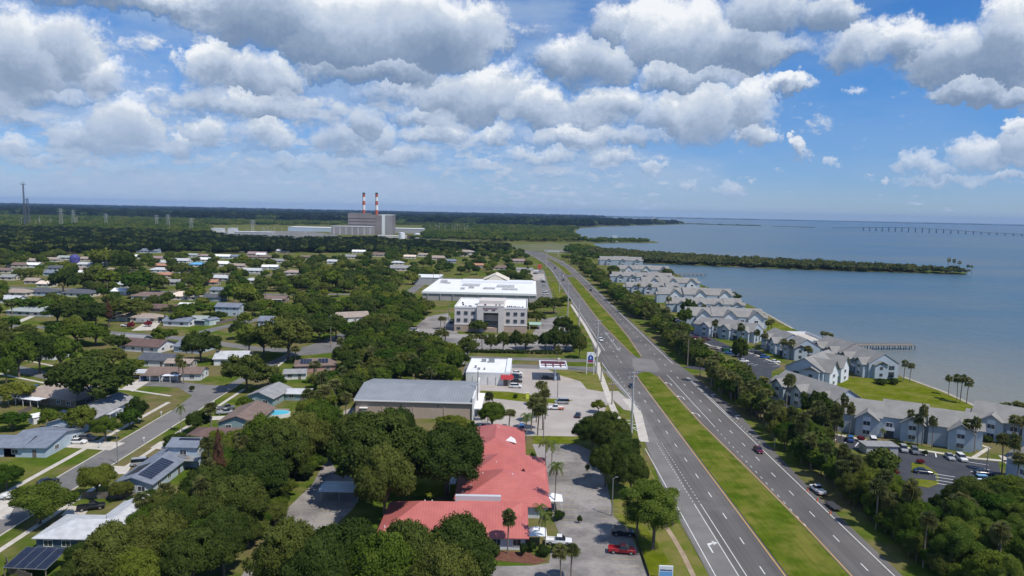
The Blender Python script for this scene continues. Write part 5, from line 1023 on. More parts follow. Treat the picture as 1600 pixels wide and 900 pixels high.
# gantry and far orange sign
x,y=G(856,402); t=thing('sign_gantry','pale steel gantry spanning the highway far away','gantry',x+bend(y)*0,y,0,0)
for a in(0,16): q=MB(); q.box(a,0,0,.7,.7,9); q.ob('post',CONCP,t)
q=MB(); q.box(8,0,8.2,18,1,1.4); q.ob('beam',mat('pale_steel',(.5,.55,.52)),t)
x,y=G(843,425); t=thing('orange_sign','orange-red shop sign board beside the far highway','sign',x,y,0,0); q=MB(); q.box(0,0,0,.5,.4,7); q.ob('post',MET,t); q=MB(); q.box(0,-.3,3.5,4,.4,5); q.ob('sign_face',mat('orange_red',(.50,.09,.05)),t)
# ---------------------------------------------------------------- poles
def pole(label,bx,by,top,kind='wood',cross=None,name='utility_pole',arm=0,tx=None):
    x,y=G(bx,by); s=S(bx,by); H=(by-top)/s*1.0; lo,hi=1,60
    for _ in range(30):
        H=(lo+hi)/2
        if P(x,y,H)[1]>top: lo=H
        else: hi=H
    t=thing(name,label,'utility pole' if name=='utility_pole' else 'street lamp',x,y,0,0,'roadside poles and lamps'); r=.38 if kind=='conc' else .24 if kind=='wood' else .16
    m=CONCP if kind=='conc' else WOODP if kind=='wood' else MET
    q=MB(); q.tube((0,0,-.3),(0,0,H),r,r*.6,8); q.ob('pole',m,t)
    if cross:
        for k in range(cross):
            q=MB(); q.box(0,0,H-.5-k*1.2,2.6 if kind!='conc' else 3.6,.16,.18); c=q.ob('crossarm',WOODP if kind=='wood' else MET,t)
            for a in(-1.1,-.4,.4,1.1): q=MB(); q.tube((a,0,H-.3-k*1.2),(a,0,H-.02-k*1.2),.09,.06,6); q.ob('insulator',WHM,c)
    if arm: q=MB(); q.tube((0,0,H-.2),(arm,0,H+.3),.06); a=q.ob('arm',MET,t); q=MB(); q.box(arm*1.12,0,H+.18,abs(arm)*.4+.3,.3,.14); q.ob('lamp_head',MET,a)
    return t
PL=[('tallest concrete pole beside the lower highway verge',986,692,581,'conc',2),('tall concrete pole beside the highway white car',932,583,500,'conc',2),('tall pole where the office lot meets the highway',904,520,467,'conc',1),('slim pole left of the office lot highway pole',887,495,442,'conc',1),
('pole on the upper verge near the market lot',874,457,420,'conc',1),('far pole before the orange sign',853,420,392,'conc',1),('wooden pole on the store lawn corner',939,597,565,'wood',0),('wooden pole with crossarm at the lot driveway',956,632,599,'wood',1),
('thin pole in front of the pump canopy',871,622,580,'metal',0),('dark wooden pole at the access road end',927,570,542,'wood',1),('T-topped wooden pole on the near verge',1051,822,764,'wood',1),('tall thin pole between warehouse and store',746,640,579,'wood',0),
('pole above the woods left of the office lot',586,495,479,'wood',0),('pole at the bend of the wooded street',553,520,497,'wood',1),('pole beside the leaning yellow trees',517,542,510,'wood',0),('lamp pole standing before the office lot palms',696,520,494,'metal',0),('lamp pole at the office lot left side',701,500,474,'metal',0),
('pole in the bay-side verge by the entrance',1074,575,531,'wood',0),('small signposted pole on the bay-side verge',1210,702,684,'metal',0),('pole before the two-storey blue house',677,450,425,'wood',0),('pole among the far roofs',320,432,415,'wood',0),('pole in the second street of roofs',168,462,440,'wood',0),('pole beside the long market roof',687,444,425,'wood',0)]
for l,a,b,c,k,cr_ in PL: pole(l,a,b,c,k,cr_)
LP=[('street lamp curving over the neighbourhood street',184,725,675,-1.8),('teal-armed street lamp beside the huge oak',95,577,552,2.4),('twin-headed lamp post in the clinic lot',956,806,747,.7),('lamp post at the right of the office lot',870,512,490,1),('lamp post in the office front lot',867,498,480,1),
('lamp post beside the office palms',695,545,520,1),('lamp post in the concrete lot beside the leaning palm',849,690,650,1),('lamp post in the entrance verge trees',1197,668,636,1),('lamp post at the slanting apartments',1208,655,632,1),('lamp post by the apartment path',1541,738,700,.6)]
for l,a,b,c,am in LP: pole(l,a,b,c,'metal',None,'street_lamp',am)
for l,a,b in(('white mailbox on the kerb by the solar house',225,691),('mailbox on the kerb by the driveway sedan',156,700),('mailbox near the silver-grey gable',252,650),('mailbox beside the two pickups driveway',334,633)):
    x,y=G(a,b); t=thing('mailbox',l,'mailbox',x,y,0,0,'kerbside mailboxes'); q=MB(); q.box(0,0,0,.12,.12,1.1); q.ob('post',TRIM,t); q=MB(); q.box(0,0,1.1,.3,.6,.3); q.ob('box',WHM,t)
def wires(label,pts,zs,m=DKM):
    mb=MB()
    for (a,b),(c,d) in zip(pts,pts[1:]):
        for off in(-1,0,1):
            for i in range(6):
                f=lambda t:(a+(c-a)*t+off,b+(d-b)*t,zs-1.2*4*t*(1-t)); mb.tube(f(i/6),f((i+1)/6),.025,n=3)
    o=mb.ob('overhead_wires',m); tag(o,label,'wires')
wires('overhead wires strung along the tall highway poles',[G(986,692),G(932,583),G(904,520),G(887,495),G(874,457)],20)
# ---------------------------------------------------------------- power station and far landmarks
PB=mat('station_cladding',(.205,.18,.165),(.25,.225,.21),.02,.9); PB2=mat('station_cladding_light',(.27,.25,.24),(.32,.30,.29),.02,.9)
t=thing('power_station','massive grey windowless power station block with lower front hall','building',-374,1890,0,R(2)); 
def pb(n,m,x,y,z,a,b,c): q=MB(); q.box(x,y,z,a,b,c); q.ob(n,m,t)
pb('main_wall',PB,3,0,0,112,75,50); pb('raised_roof',PB,-28,0,50,50,70,4); pb('light_strip',TRIM,38,-37.6,0,8,.6,50); pb('end_wall',PB2,51,-37.6,0,17,.8,49); pb('roof_edge',TRIM,42,0,50,36,74,1)
for i,(zz,) in enumerate(((40,),(32,),(24,))): pb('vent_band',DKM,-18,-37.8,zz,72,.5,.9)
pb('front_hall_wall',PB2,-35,-62,0,100,50,20); pb('front_hall_roof',RM['silver'],-35,-62,20,101,51,.8); [pb('pilaster',TRIM,-78+i*15,-87.3,0,1.2,.6,19) for i in range(7)]
RW=[('black',DKM),('red',mat('stack_red',(.42,.10,.06))),('white',mat('stack_white',(.72,.70,.68)))]
for l,a in(('left banded red and white chimney of the power station',568.5),('right banded red and white chimney of the power station',588.5)):
    x,y=G(a,366); x*=1.; 
    k=1880/y; x,y=x*k,y*k; H=1
    lo,hi=40,200
    for _ in range(30):
        H=(lo+hi)/2
        if P(x,y,H)[1]>301: lo=H
        else: hi=H
    t=thing('chimney',l,'chimney',x,y,0,0,'power station chimneys'); bands=[(0,'red'),(.50,'red'),(.60,'white'),(.71,'red'),(.81,'white'),(.90,'red'),(.955,'black'),(1,'')] 
    bands=[(0,'red'),(.585,'white'),(.70,'red'),(.80,'white'),(.895,'red'),(.96,'black'),(1,'')]
    for (f0,c),(f1,_) in zip(bands,bands[1:]):
        q=MB(); q.tube((0,0,H*f0),(0,0,H*f1),4.4-.9*f0,4.4-.9*f1,20); q.ob(c+'_band',dict(RW)[c],t)
def flatb(label,px0,px1,py,hpx,m,depth=40,name='warehouse',cat='building',roofm=None):
    (x0,y0),(x1,y1)=G(px0,py),G(px1,py+(px1-px0)*.0206); cx,cy=(x0+x1)/2,(y0+y1)/2; s=S((px0+px1)/2,py); L=math.hypot(x1-x0,y1-y0); t=thing(name,label,cat,cx,cy+depth/2,0,math.atan2(y1-y0,x1-x0)); H=hpx/s
    q=MB(); q.box(0,0,0,L,depth,H); q.ob('wall',m,t); q=MB(); q.box(0,0,H+.02,L+1,depth+1,.6); q.ob('roof',roofm or WHM,t); return t
flatb('long white industrial shed left of the power station',450,545,361,6,WM['blue'],70); flatb('long white industrial shed right of the power station',612,660,364,7,WM['grey'],60); flatb('low pale service building in front of the power station',590,640,371,3,WM['cream'],20)
flatb('white boxy switch house at the left of the substation',330,345,364,7,WM['white'],25); flatb('second grey-white switch house beside the first',356,366,365,8,WM['white'],25); flatb('long pale wall building along the substation edge',366,425,366,4,WM['grey'],25)
flatb('low brown shed by the white storage tanks',636,646,373,5,RM['maroon'],15,roofm=RM['maroon'])
flatb('white roofed warehouse glimpsed in the left forest',222,238,335,2.2,WM['white'],60); flatb('pale buildings glimpsed on the horizon forest',346,362,329.5,2,WM['white'],80); flatb('white roofs glimpsed in the forest right of the chimneys',674,692,343,2,WM['white'],60); flatb('low white building in the forest near the bay',886,896,345,2,WM['white'],40)
flatb('pale waterfront towers on the far headland',1017,1031,348.5,6,WM['white'],60); flatb('white towers far across the bay',1019,1024,343,3,WM['white'],60); flatb('white house row on the small point',938,966,377,2.4,WM['white'],12); flatb('second white house on the small point',957,964,371,2.2,WM['white'],10); flatb('orange-roofed block by the far shore',938,944,352,2,WM['cream'],30)
for i,(a,b,l) in enumerate(((628,373,'larger white cylindrical storage tank by the power station'),(652,372,'smaller white storage tank at the shed end'))):
    x,y=G(a,b); t=thing('storage_tank',l,'storage tank',x,y,0,0); q=MB(); q.tube((0,0,0),(0,0,13-3*i),7,7,20); q.ob('tank_wall',WHM,t); q=MB(); q.tube((0,0,13-3*i),(0,0,14.5-3*i),7.1,.5,20); q.ob('tank_roof',WHM,t)
def lattice(label,bx,by,top,w0,w1,arms=(),name='pylon',cat='pylon',m=None,group='lattice pylons left of the power station',th=.45,n=8,guy=False):
    x,y=G(bx,by); lo,hi=1,250
    for _ in range(30):
        H=(lo+hi)/2
        if P(x,y,H)[1]>top: lo=H
        else: hi=H
    t=thing(name,label,cat,x,y,0,R(20),group); q=MB(); m=m or mat('pylon_steel',(.42,.43,.42),rough=.6)
    def c(k,i): a=w0+(w1-w0)*k; return [(-a,-a),(a,-a),(a,a),(-a,a)][i]+(H*k,)
    for i in range(4):
        q.tube(c(0,i),c(1,i),th*.6,th*.4,4)
        for j in range(n): q.tube(c(j/n,i),c((j+1)/n,(i+1)%4),th*.3,n=3); q.tube(c((j+1)/n,i),c((j+1)/n,(i+1)%4),th*.3,n=3)
    q.ob('lattice_frame',m,t)
    for k,wd in arms: q=MB(); q.tube((-wd,0,H*k),(wd,0,H*k),th*.6,n=4); q.tube((-wd,0,H*k),(0,0,H*(k+.06)),th*.4,n=3); q.tube((wd,0,H*k),(0,0,H*(k+.06)),th*.4,n=3); q.ob('crossarm',m,t)
    return t
for l,a,b,c in(('leftmost splayed lattice pylon above the dark tree line',96,356,326),('splayed lattice pylon second from the mast',115,354,328),('slim lattice pylon between the splayed pair and the middle pair',166,354,334),('left pylon of the middle pair',245,356,336),('right pylon of the middle pair',263,357,335),('pylon beside the white switch houses',299,363,341),('pylon standing in the substation',395,366,344)):
    lattice(l,a,b,c,4.5,1.2,((.72,7),(.84,6.5),(.95,6)))
MG=mat('mast_steel',(.10,.12,.13),rough=.7); lattice('very tall dark lattice mast at the left',39.5,357,287,1.7,1.0,((.985,6),),name='radio_mast',cat='mast',m=MG,group='dark lattice masts',th=1.0,n=22); lattice('shorter dark lattice mast just right of the tallest one',44.5,356,311,5,1.8,((.98,4),),name='radio_mast',cat='mast',m=MG,group='dark lattice masts',th=.9,n=14)
# substation: rows of thin steel posts
rr=random.Random(12)
for i in range(46):
    a=rr.uniform(345,535); b=rr.uniform(364,380)-(a<400)*4; x,y=G(a,b); h=rr.uniform(9,22); q=MB(); q.tube((0,0,0),(0,0,h),.35,.25,5); q.box(0,0,h*.86,rr.uniform(3,9),.4,.4); o=q.ob('substation_post',mat('pylon_steel',(.42,.43,.42))); o.location=(x,y,0); tag(o,'thin steel post in the substation yard','substation post','steel posts of the substation yard',None,True)
for i in range(34):
    a=rr.uniform(672,735) if i<20 else rr.uniform(28,140); b=rr.uniform(360,368) if i<20 else rr.uniform(352,357); x,y=G(a,b); h=rr.uniform(18,28); q=MB(); q.tube((0,0,0),(0,0,h),.35,.25,5); q.box(0,0,h*.9,4,.4,.4); o=q.ob('transmission_post',CONCP); o.location=(x,y,0); tag(o,'pale transmission post before the dark woods' if i<20 else 'pale transmission post near the tall mast','transmission post','pale transmission posts',None,True)
for i in range(5):
    x,y=G(352+i*26,374+i*1.2); q=MB(); [q.box(-14+j*7,0,0,.5,.5,9) for j in range(5)]; q.box(0,0,9,30,.6,.6); q.box(0,0,6,22,3,1.5); o=q.ob('switchgear_frame',mat('pylon_steel',(.4,.4,.4))); o.location=(x,y,0); tag(o,'grey switchgear frame in the substation yard','switchgear','switchgear frames of the substation',None,True)
# painted water tank among the far roofs
x,y=G(117,410.5); t=thing('water_tank','squat domed blue and violet painted tank among the far roofs','water tank',x,y,0,0); VB=mat('violet_blue_paint',(.03,.045,.18),(.11,.09,.30),.35,.6)
q=MB()
prof=[(4.6,0),(5.2,.4),(5.2,5.5),(4.6,7),(3.,8.6),(.6,9.4)]
for (r0,z0),(r1,z1) in zip(prof,prof[1:]): q.tube((0,0,z0),(0,0,z1),r0,r1,18)
q.ob('tank_body',VB,t); q=MB(); q.tube((0,0,9.2),(0,0,11.5),.15,.1,5); q.ob('lightning_rod',DKM,t); KEEP.append((117,402,9,9))
# long bridge across the bay
(bx0,by0),(bx1,by1)=G(1300,358.2),G(1650,370.0); t=thing('bay_bridge','long low bridge on many piers across the bay','bridge',bx0,by0,0,math.atan2(by1-by0,bx1-bx0)); L=math.hypot(bx1-bx0,by1-by0); BM=mat('bridge_concrete',(.34,.36,.38))
def dz(u): return 4+17*math.exp(-((u-.40)/.30)**2)
nseg=40
for i in range(nseg):
    u0,u1=i/nseg,(i+1)/nseg; q=MB(); q.hull([(L*u,s*7,dz(u)+d) for u in(u0,u1) for d in(0,2.6) for s in(-1,1)],[(0,1,5,4),(2,6,7,3),(0,4,6,2),(1,3,7,5)]); q.ob('deck_span',BM,t)
for i in range(26):
    u=.17+i*.032; q=MB(); q.box(L*u,0,-1,2.4,8,dz(u)+1.1); q.box(L*u,0,-1,7,12,1.6); q.ob('pier',BM,t)
# ---------------------------------------------------------------- planting
def pt(kind,bx,by,top,w,where,label=None,group=None):
    """tree by its ground point, top and crown width in the photograph, turned into metres"""
    x,y=G(bx,by); s=S(bx,by); lo,hi=.5,40
    Rw=w/2/s
    sil=(lambda H:min(P(x,y+Rw*.9*math.cos(a),H*(.53+.53*math.sin(a)))[1] for a in(.5,.8,1.1,1.35,1.57))) if kind in('oak','leafy','lime','pine','mangrove') else (lambda H:P(x,y,H)[1])
    for _ in range(24):
        H=(lo+hi)/2
        if sil(H)>top: lo=H
        else: hi=H
    H=max(H,Rw*.75)
    return plant(kind,x,y,w/2/s,H,where,group,label)
MT=[ # bottom edge group in front of the clinic
('oak',455,945,806,120,'at the bottom edge below the alley'),('oak',545,950,800,150,'at the bottom edge below the alley'),('oak',640,950,803,130,'at the bottom edge before the red roofs'),('oak',715,940,800,135,'at the bottom edge before the red roofs'),('leafy',600,975,815,120,'at the bottom edge before the red roofs'),('oak',500,990,830,120,'at the bottom edge below the alley'),('oak',690,1000,845,120,'at the bottom edge before the red roofs'),('oak',748,940,830,50,'at the bottom edge before the red roofs'),
# big oaks beside the clinic
('oak',590,778,630,165,'between the alley and the red roofs'),('oak',697,772,652,150,'between the alley and the red roofs'),('oak',618,705,634,70,'between the alley and the red roofs'),('oak',560,720,640,90,'between the alley and the red roofs'),('oak',600,820,690,100,'between the alley and the red roofs'),('leafy',705,680,645,56,'behind the clinic hedge'),
('leafy',500,705,620,75,'along the alley'),('oak',470,735,640,90,'along the alley'),('oak',440,765,655,100,'along the alley'),('leafy',415,740,640,80,'along the alley'),('oak',400,800,695,110,'along the alley'),('oak',368,850,735,110,'along the alley'),('leafy',440,705,658,60,'along the alley'),('leafy',378,722,668,62,'along the alley'),('oak',330,815,725,95,'along the alley'),('oak',350,900,790,90,'along the alley'),('leafy',400,708,672,50,'along the alley'),
('oak',283,850,768,92,'in the dense clump right of the light grey roof'),('oak',245,905,790,110,'in the dense clump right of the light grey roof'),('oak',180,925,812,120,'in the dense clump right of the light grey roof'),('oak',300,930,815,110,'in the dense clump right of the light grey roof'),('leafy',330,890,800,70,'in the dense clump right of the light grey roof'),('leafy',215,960,850,80,'in the dense clump right of the light grey roof'),
('conifer',343,790,650,34,'behind the two-storey rear of the solar house'),('lime',62,818,752,100,'on the verge left of the light grey roof'),('lime',152,775,724,58,'left of the solar house'),('oak',309,676,640,40,'alone on the verge across from the driveway sedan'),
('lime',128,682,632,50,'behind the garage house'),('leafy',165,690,648,42,'behind the garage house'),('leafy',80,672,634,36,'beside the white garden shed'),('oak',215,662,618,34,'at the street corner lawn'),('leafy',203,670,634,34,'at the street corner lawn'),('leafy',20,672,640,48,'at the left edge lawn'),
('oak',150,640,550,128,'the huge oak over the street corner'),('oak',118,600,556,60,'the huge oak over the street corner'),('leafy',165,628,600,40,'the huge oak over the street corner'),('lime',26,632,596,56,'beside the tan hipped house'),
('oak',385,610,548,74,'at the right end of the corner lawn'),('oak',450,562,490,96,'over the wooded cul-de-sac'),('oak',412,556,505,60,'over the wooded cul-de-sac'),('oak',314,566,512,64,'before the back street'),('leafy',256,541,508,42,'before the back street'),('pine',390,556,498,40,'by the back street'),
('leafy',30,590,520,52,'in the left street block'),('oak',62,584,515,60,'in the left street block'),('leafy',95,580,520,56,'in the left street block'),('lime',75,560,520,40,'in the left street block'),('oak',8,560,512,40,'in the left street block'),('leafy',120,540,500,60,'in the left street block'),('lime',118,535,492,40,'in the left street block'),('leafy',150,540,505,48,'in the left street block'),('oak',185,548,520,40,'in the left street block'),('leafy',10,600,550,30,'in the left street block'),
('oak',112,508,463,66,'in the second street block'),('oak',150,512,468,58,'in the second street block'),('oak',205,500,465,66,'in the second street block'),('leafy',90,506,475,46,'in the second street block'),('leafy',60,490,462,50,'in the second street block'),('conifer',170,512,460,20,'in the second street block'),('leafy',30,488,462,40,'in the second street block'),
('oak',99,458,418,46,'among the far roofs'),('oak',152,452,412,44,'among the far roofs'),('leafy',170,455,420,40,'among the far roofs'),('leafy',215,460,421,52,'among the far roofs'),('oak',235,457,425,48,'among the far roofs'),('lime',158,418,387,38,'among the far roofs'),('oak',195,425,390,34,'among the far roofs'),('oak',175,415,390,42,'among the far roofs'),
('oak',303,452,429,38,'among the far roofs'),('leafy',305,468,445,38,'among the far roofs'),('oak',283,432,410,40,'among the far roofs'),('oak',323,435,412,20,'among the far roofs'),('leafy',366,478,440,44,'by the two-storey blue house'),('lime',385,482,445,44,'by the two-storey blue house'),('oak',398,480,452,34,'by the two-storey blue house'),('leafy',366,436,419,22,'among the far roofs'),
('oak',415,455,432,38,'in the middle woods'),('oak',470,450,428,60,'in the middle woods'),('lime',465,418,405,20,'in the middle woods'),('leafy',515,455,415,40,'in the middle woods'),('leafy',300,500,470,60,'by the fence shed'),('leafy',285,507,480,34,'by the fence shed'),
('leafy',460,508,476,46,'by the wood edge solar house'),('leafy',425,504,480,40,'by the wood edge solar house'),('lime',445,505,474,36,'by the wood edge solar house'),('oak',475,475,455,38,'by the wood edge solar house'),('oak',500,535,495,50,'by the wood edge solar house'),('oak',525,530,488,48,'by the wood edge solar house'),
# clinic side trees
('oak',945,702,637,70,'between the clinic lot and highway'),('oak',968,735,672,62,'between the clinic lot and highway'),('oak',945,760,690,56,'between the clinic lot and highway'),('oak',985,775,705,60,'between the clinic lot and highway'),('oak',925,705,648,58,'between the clinic lot and highway'),('oak',965,758,682,66,'between the clinic lot and highway'),('oak',958,722,655,64,'between the clinic lot and highway'),('pine',1020,858,736,98,'the bushy green pine on the near verge'),('pine',995,840,745,70,'the bushy green pine on the near verge'),('leafy',935,645,622,24,'at the concrete lot edge'),
('leafy',768,672,625,50,'behind the clinic with the red coupe'),('leafy',1268,690,607,0.1,'x'),
('oak',1275,668,606,56,'before the slanting apartment building'),('leafy',1303,682,640,30,'before the slanting apartment building'),('oak',1155,572,525,28,'by the upper car park'),('oak',1075,500,466,30,'before the long low-roofed apartment row'),('leafy',1070,515,478,26,'before the long low-roofed apartment row'),('conifer',1385,733,694,24,'x2'),
('oak',1145,474,452,22,'on the shoreline'),('oak',1055,462,447,34,'between two apartment rows'),('oak',1075,460,449,28,'between two apartment rows'),
]
for k,bx,by,top,w,wh in MT:
    if w<1: continue
    if wh=='x2': pt('conifer',bx,by,top,w,'','dark pyramid conifer beside the bin enclosure').children[0]; continue
    if wh.startswith('the '): pt(k,bx,by,top,w,'',{'the huge oak over the street corner':'huge dark oak over the street corner' if k=='oak' and w>100 else ('smaller oak crown behind the huge corner oak' if k=='oak' else 'leafy skirt tree under the huge corner oak')}.get(wh) or ('bushy green pine on the near verge' if w>80 else 'smaller pine behind the bushy verge pine')); continue
    pt(k,bx,by,top,w,wh)
PM=[('queen',852,745,690,32,'beside the clinic'),('queen',862,740,694,30,'beside the clinic'),('queen',866,800,728,34,'beside the clinic'),('queen',842,852,792,30,'in the clinic planting'),('queen',852,864,805,32,'in the clinic planting'),('palm',793,865,808,26,'before the red roof corner'),('palm',876,912,862,28,'at the bottom of the clinic lot'),('palm',892,905,858,28,'at the bottom of the clinic lot'),
('palm',847,635,601,24,'in the concrete lot clump'),('palm',838,660,622,24,'in the concrete lot clump'),('palm',852,655,615,22,'in the concrete lot clump'),('palm',830,672,632,26,'in the concrete lot clump'),('palm',840,680,640,26,'in the concrete lot clump'),('palm',848,672,630,24,'in the concrete lot clump'),('queen',822,690,650,30,'in the concrete lot clump'),('palm',795,672,645,20,'behind the clinic'),('palm',762,660,620,16,'behind the clinic'),
('palm',280,598,562,14,'on the corner lawn'),('palm',287,600,568,17,'on the corner lawn'),('queen',284,675,636,20,'leaning over the street'),('palm',258,505,484,14,'by the tan roofed house'),('palm',266,503,480,12,'by the tan roofed house'),('palm',870,575,545,12,'at the access road'),
('palm',690,545,518,16,'at the office left lot'),('palm',684,548,520,16,'at the office left lot'),('palm',695,546,522,14,'at the office left lot'),('palm',688,515,498,12,'at the office left lot'),('palm',694,514,498,12,'at the office left lot'),
('palm',735,547,526,14,'in the office front row'),('palm',743,547,525,12,'in the office front row'),('palm',753,547,526,12,'in the office front row'),
('palm',1412,594,568,13,'at the lawn corner by the pier building'),('palm',1421,598,572,12,'at the lawn corner by the pier building'),('palm',1482,617,591,13,'on the bayside lawn edge'),('palm',1495,626,592,14,'on the bayside lawn edge'),('palm',1500,629,592,14,'on the bayside lawn edge'),('palm',1510,631,597,16,'on the bayside lawn edge'),
('palm',1284,539,521,10,'on the pool terrace shore'),('palm',1290,539,522,10,'on the pool terrace shore'),('palm',1298,540,524,10,'on the pool terrace shore'),('palm',1297,553,538,14,'on the pool terrace shore'),('palm',1290,556,540,12,'on the pool terrace shore'),
('palm',1421,690,648,13,'before the front apartment building'),('palm',1433,695,655,16,'before the front apartment building'),('palm',1440,697,642,16,'before the front apartment building'),('palm',1456,700,658,16,'before the front apartment building'),('palm',1513,705,664,20,'before the front apartment building'),('palm',1522,707,660,18,'before the front apartment building'),('queen',1378,700,672,12,'before the front apartment building'),
('palm',1304,690,640,16,'beside the slanting apartment building'),('palm',1314,685,627,15,'beside the slanting apartment building'),('palm',1326,690,640,14,'beside the slanting apartment building'),('palm',1228,640,595,20,'beside the slanting apartment building'),('palm',1235,632,592,14,'beside the slanting apartment building'),
('palm',1565,740,688,22,'by the near lot path'),('palm',1580,750,692,20,'by the near lot path'),('palm',1587,770,718,24,'by the near lot path'),('palm',1580,695,656,22,'right of the corner gables'),('palm',1592,695,658,22,'right of the corner gables'),('palm',1572,655,634,20,'beyond the right-hand roof'),('palm',1586,658,632,22,'beyond the right-hand roof'),('palm',1600,660,634,20,'beyond the right-hand roof'),
('palm',1222,560,534,14,'before the upper car park building'),('palm',1234,562,535,14,'before the upper car park building'),('palm',1196,548,525,12,'before the upper car park building'),('palm',1262,568,545,16,'before the upper car park building'),('palm',1117,532,505,12,'before the red cars building'),('palm',1180,545,520,12,'before the red cars building'),('palm',1158,545,512,14,'before the red cars building'),('palm',1205,520,502,18,'at the shore lawn'),('palm',1199,525,505,16,'at the shore lawn'),
('palm',1043,490,467,12,'before the low-roofed apartments'),('palm',1100,500,480,10,'before the low-roofed apartments'),('palm',998,460,445,8,'among the far apartments'),('palm',1014,462,446,8,'among the far apartments'),('palm',1006,440,426,8,'among the far apartments'),('palm',973,440,425,8,'among the far apartments'),('palm',1032,436,426,8,'among the far apartments'),('palm',1100,460,448,6,'among the far apartments'),
('palm',462,568,545,22,'in the woods by the solar brick house'),('palm',490,600,570,26,'in the woods by the solar brick house'),('palm',525,640,600,34,'in the woods left of the warehouse'),('palm',505,655,610,30,'in the woods left of the warehouse'),('palm',485,650,615,26,'in the woods left of the warehouse'),('palm',540,655,622,22,'in the woods left of the warehouse'),('palm',550,612,588,22,'in the woods left of the warehouse'),('palm',675,610,580,22,'in the woods behind the warehouse'),('palm',680,585,562,22,'in the woods behind the warehouse'),('palm',20,500,474,18,'before the long green-grey roof'),('palm',110,408,385,6,'beside the painted water tank')]
rp=random.Random(8)
for i in range(26):
    u=i/25; PM.append(('palm',1098+u*112+rp.uniform(-8,8),592+u*78+rp.uniform(-5,5),0,rp.uniform(15,20),'in the palm row beside the entrance'))
PM=[(k,a,b,(b-rp.uniform(28,40)) if c==0 else c,w,wh) for k,a,b,c,w,wh in PM]
for a in PM: pt(*a[:6])
SB=[('shrub',858,812,796,16,'in the clinic planting'),('shrub',872,812,798,20,'in the clinic planting'),('shrub',832,862,845,18,'in the clinic planting'),('shrub',848,868,852,22,'in the clinic planting'),('shrub',818,868,850,14,'in the clinic planting'),('shrub',866,862,850,16,'in the clinic planting'),('shrub',832,722,706,10,'beside the clinic'),('shrub',776,868,852,16,'in the clinic planting'),
('bloom',1438,725,718,12,'on the oval parking island'),('bloom',1400,742,735,10,'left of the oval parking island'),('bloom',1345,690,682,12,'below the front apartment building'),('bloom',205,513,504,12,'beside the silver trailer'),('bloom',232,510,502,14,'beside the silver trailer'),('shrub',300,612,602,10,'on the corner lawn'),('shrub',75,512,502,18,'by the long green-grey roof'),
('shrub',1325,690,683,10,'below the front apartment building'),('shrub',1400,700,692,10,'below the front apartment building'),('shrub',1445,712,703,10,'below the front apartment building'),('shrub',1500,715,706,12,'below the front apartment building'),('shrub',1378,600,592,22,'at the pier building end wall'),('shrub',1396,600,591,18,'at the pier building end wall'),('shrub',1540,690,680,18,'right of the corner gables'),('shrub',806,622,616,8,'on the store grass strip'),('shrub',905,818,806,8,'at the clinic lot lamp')]
for a in SB: pt(*a[:6])
# office front row of round oaks with a dark hedge
for i,bx in enumerate((767,786,806,821,852,866,884,896)): pt('oak',bx,550,519-(i%3)*3,25+(i%2)*5,'in the office front row')
for bx,by,tp,w in((747,520,499,34),(838,508,484,30),(868,545,508,34),(900,545,512,32),(905,560,520,26),(880,520,492,34),(865,490,463,32),(850,480,465,24),(880,478,462,26),(835,490,468,22),(895,525,505,26),(822,545,508,24)): pt('oak',bx,by,tp,w,'around the office block')
for bx,by,tp,w in((648,545,514,26),(662,546,516,26),(674,548,522,18)): pt('oak',bx,by,tp,w,'in the left office lot')
t=thing('hedge','long dark hedge in front of the office lot','hedge',*G(800,552)); a=G(733,550); b=G(892,553); L=b[0]-a[0]
V=[];F=[];n0=0
for i in range(22):
    v,f,_,_=crown(500+i,L/44*1.3,1.6,6,260,.5,.0,.5,.9,1.,3,.2); v=v+np.array([-L/2+L*(i+.5)/22,0,0]); V.append(v); F.append(f+n0); n0+=len(v)
o=bpy.data.objects.new('hedge_foliage',fset('hedge_mesh',np.concatenate(V),np.concatenate(F),[LM['hedge']])); C.objects.link(o); o.parent=t
KEEP+=[(1250,627,44,18),(1330,697,50,16),(1402,720,44,16),(1482,736,84,16),(1440,762,34,8),(1176,568,34,14),(58,872,52,26),(120,812,80,28),(255,735,70,34),(433,645,26,12)]
# ---- scattered woods, spacing in metres, crowns kept off roofs, roads and lots
from bisect import bisect
def inpoly(x,y,q):
    c=False; j=len(q)-1
    for i in range(len(q)):
        if (q[i][1]>y)!=(q[j][1]>y) and x<(q[j][0]-q[i][0])*(y-q[i][1])/(q[j][1]-q[i][1])+q[i][0]: c=not c
        j=i
    return c
NOGO=[[G(*p) for p in pp] if (abs(pp[0][0])>=0 and pp[0][1]>400 and pp[0][0]>=500) else pp for n,pp,zz,mm in SH if ('lot' in n or 'road' in n or 'street' in n or 'lawn' in n)]
NOGO.append([(38,60),(78.5,60),(78.5,700),(76,1000),(30,1100),(40,600)])
FOOT=[]
for o,_ in THINGS:
    if o.name.split('.')[0] in('house','two_storey_house','clinic_building','warehouse_building','store_building','office_building','market_building','annex_building','apartment_building'): FOOT.append((o.location.x,o.location.y,7 if 'house' in o.name.split('.')[0] and 'ware' not in o.name else 12))
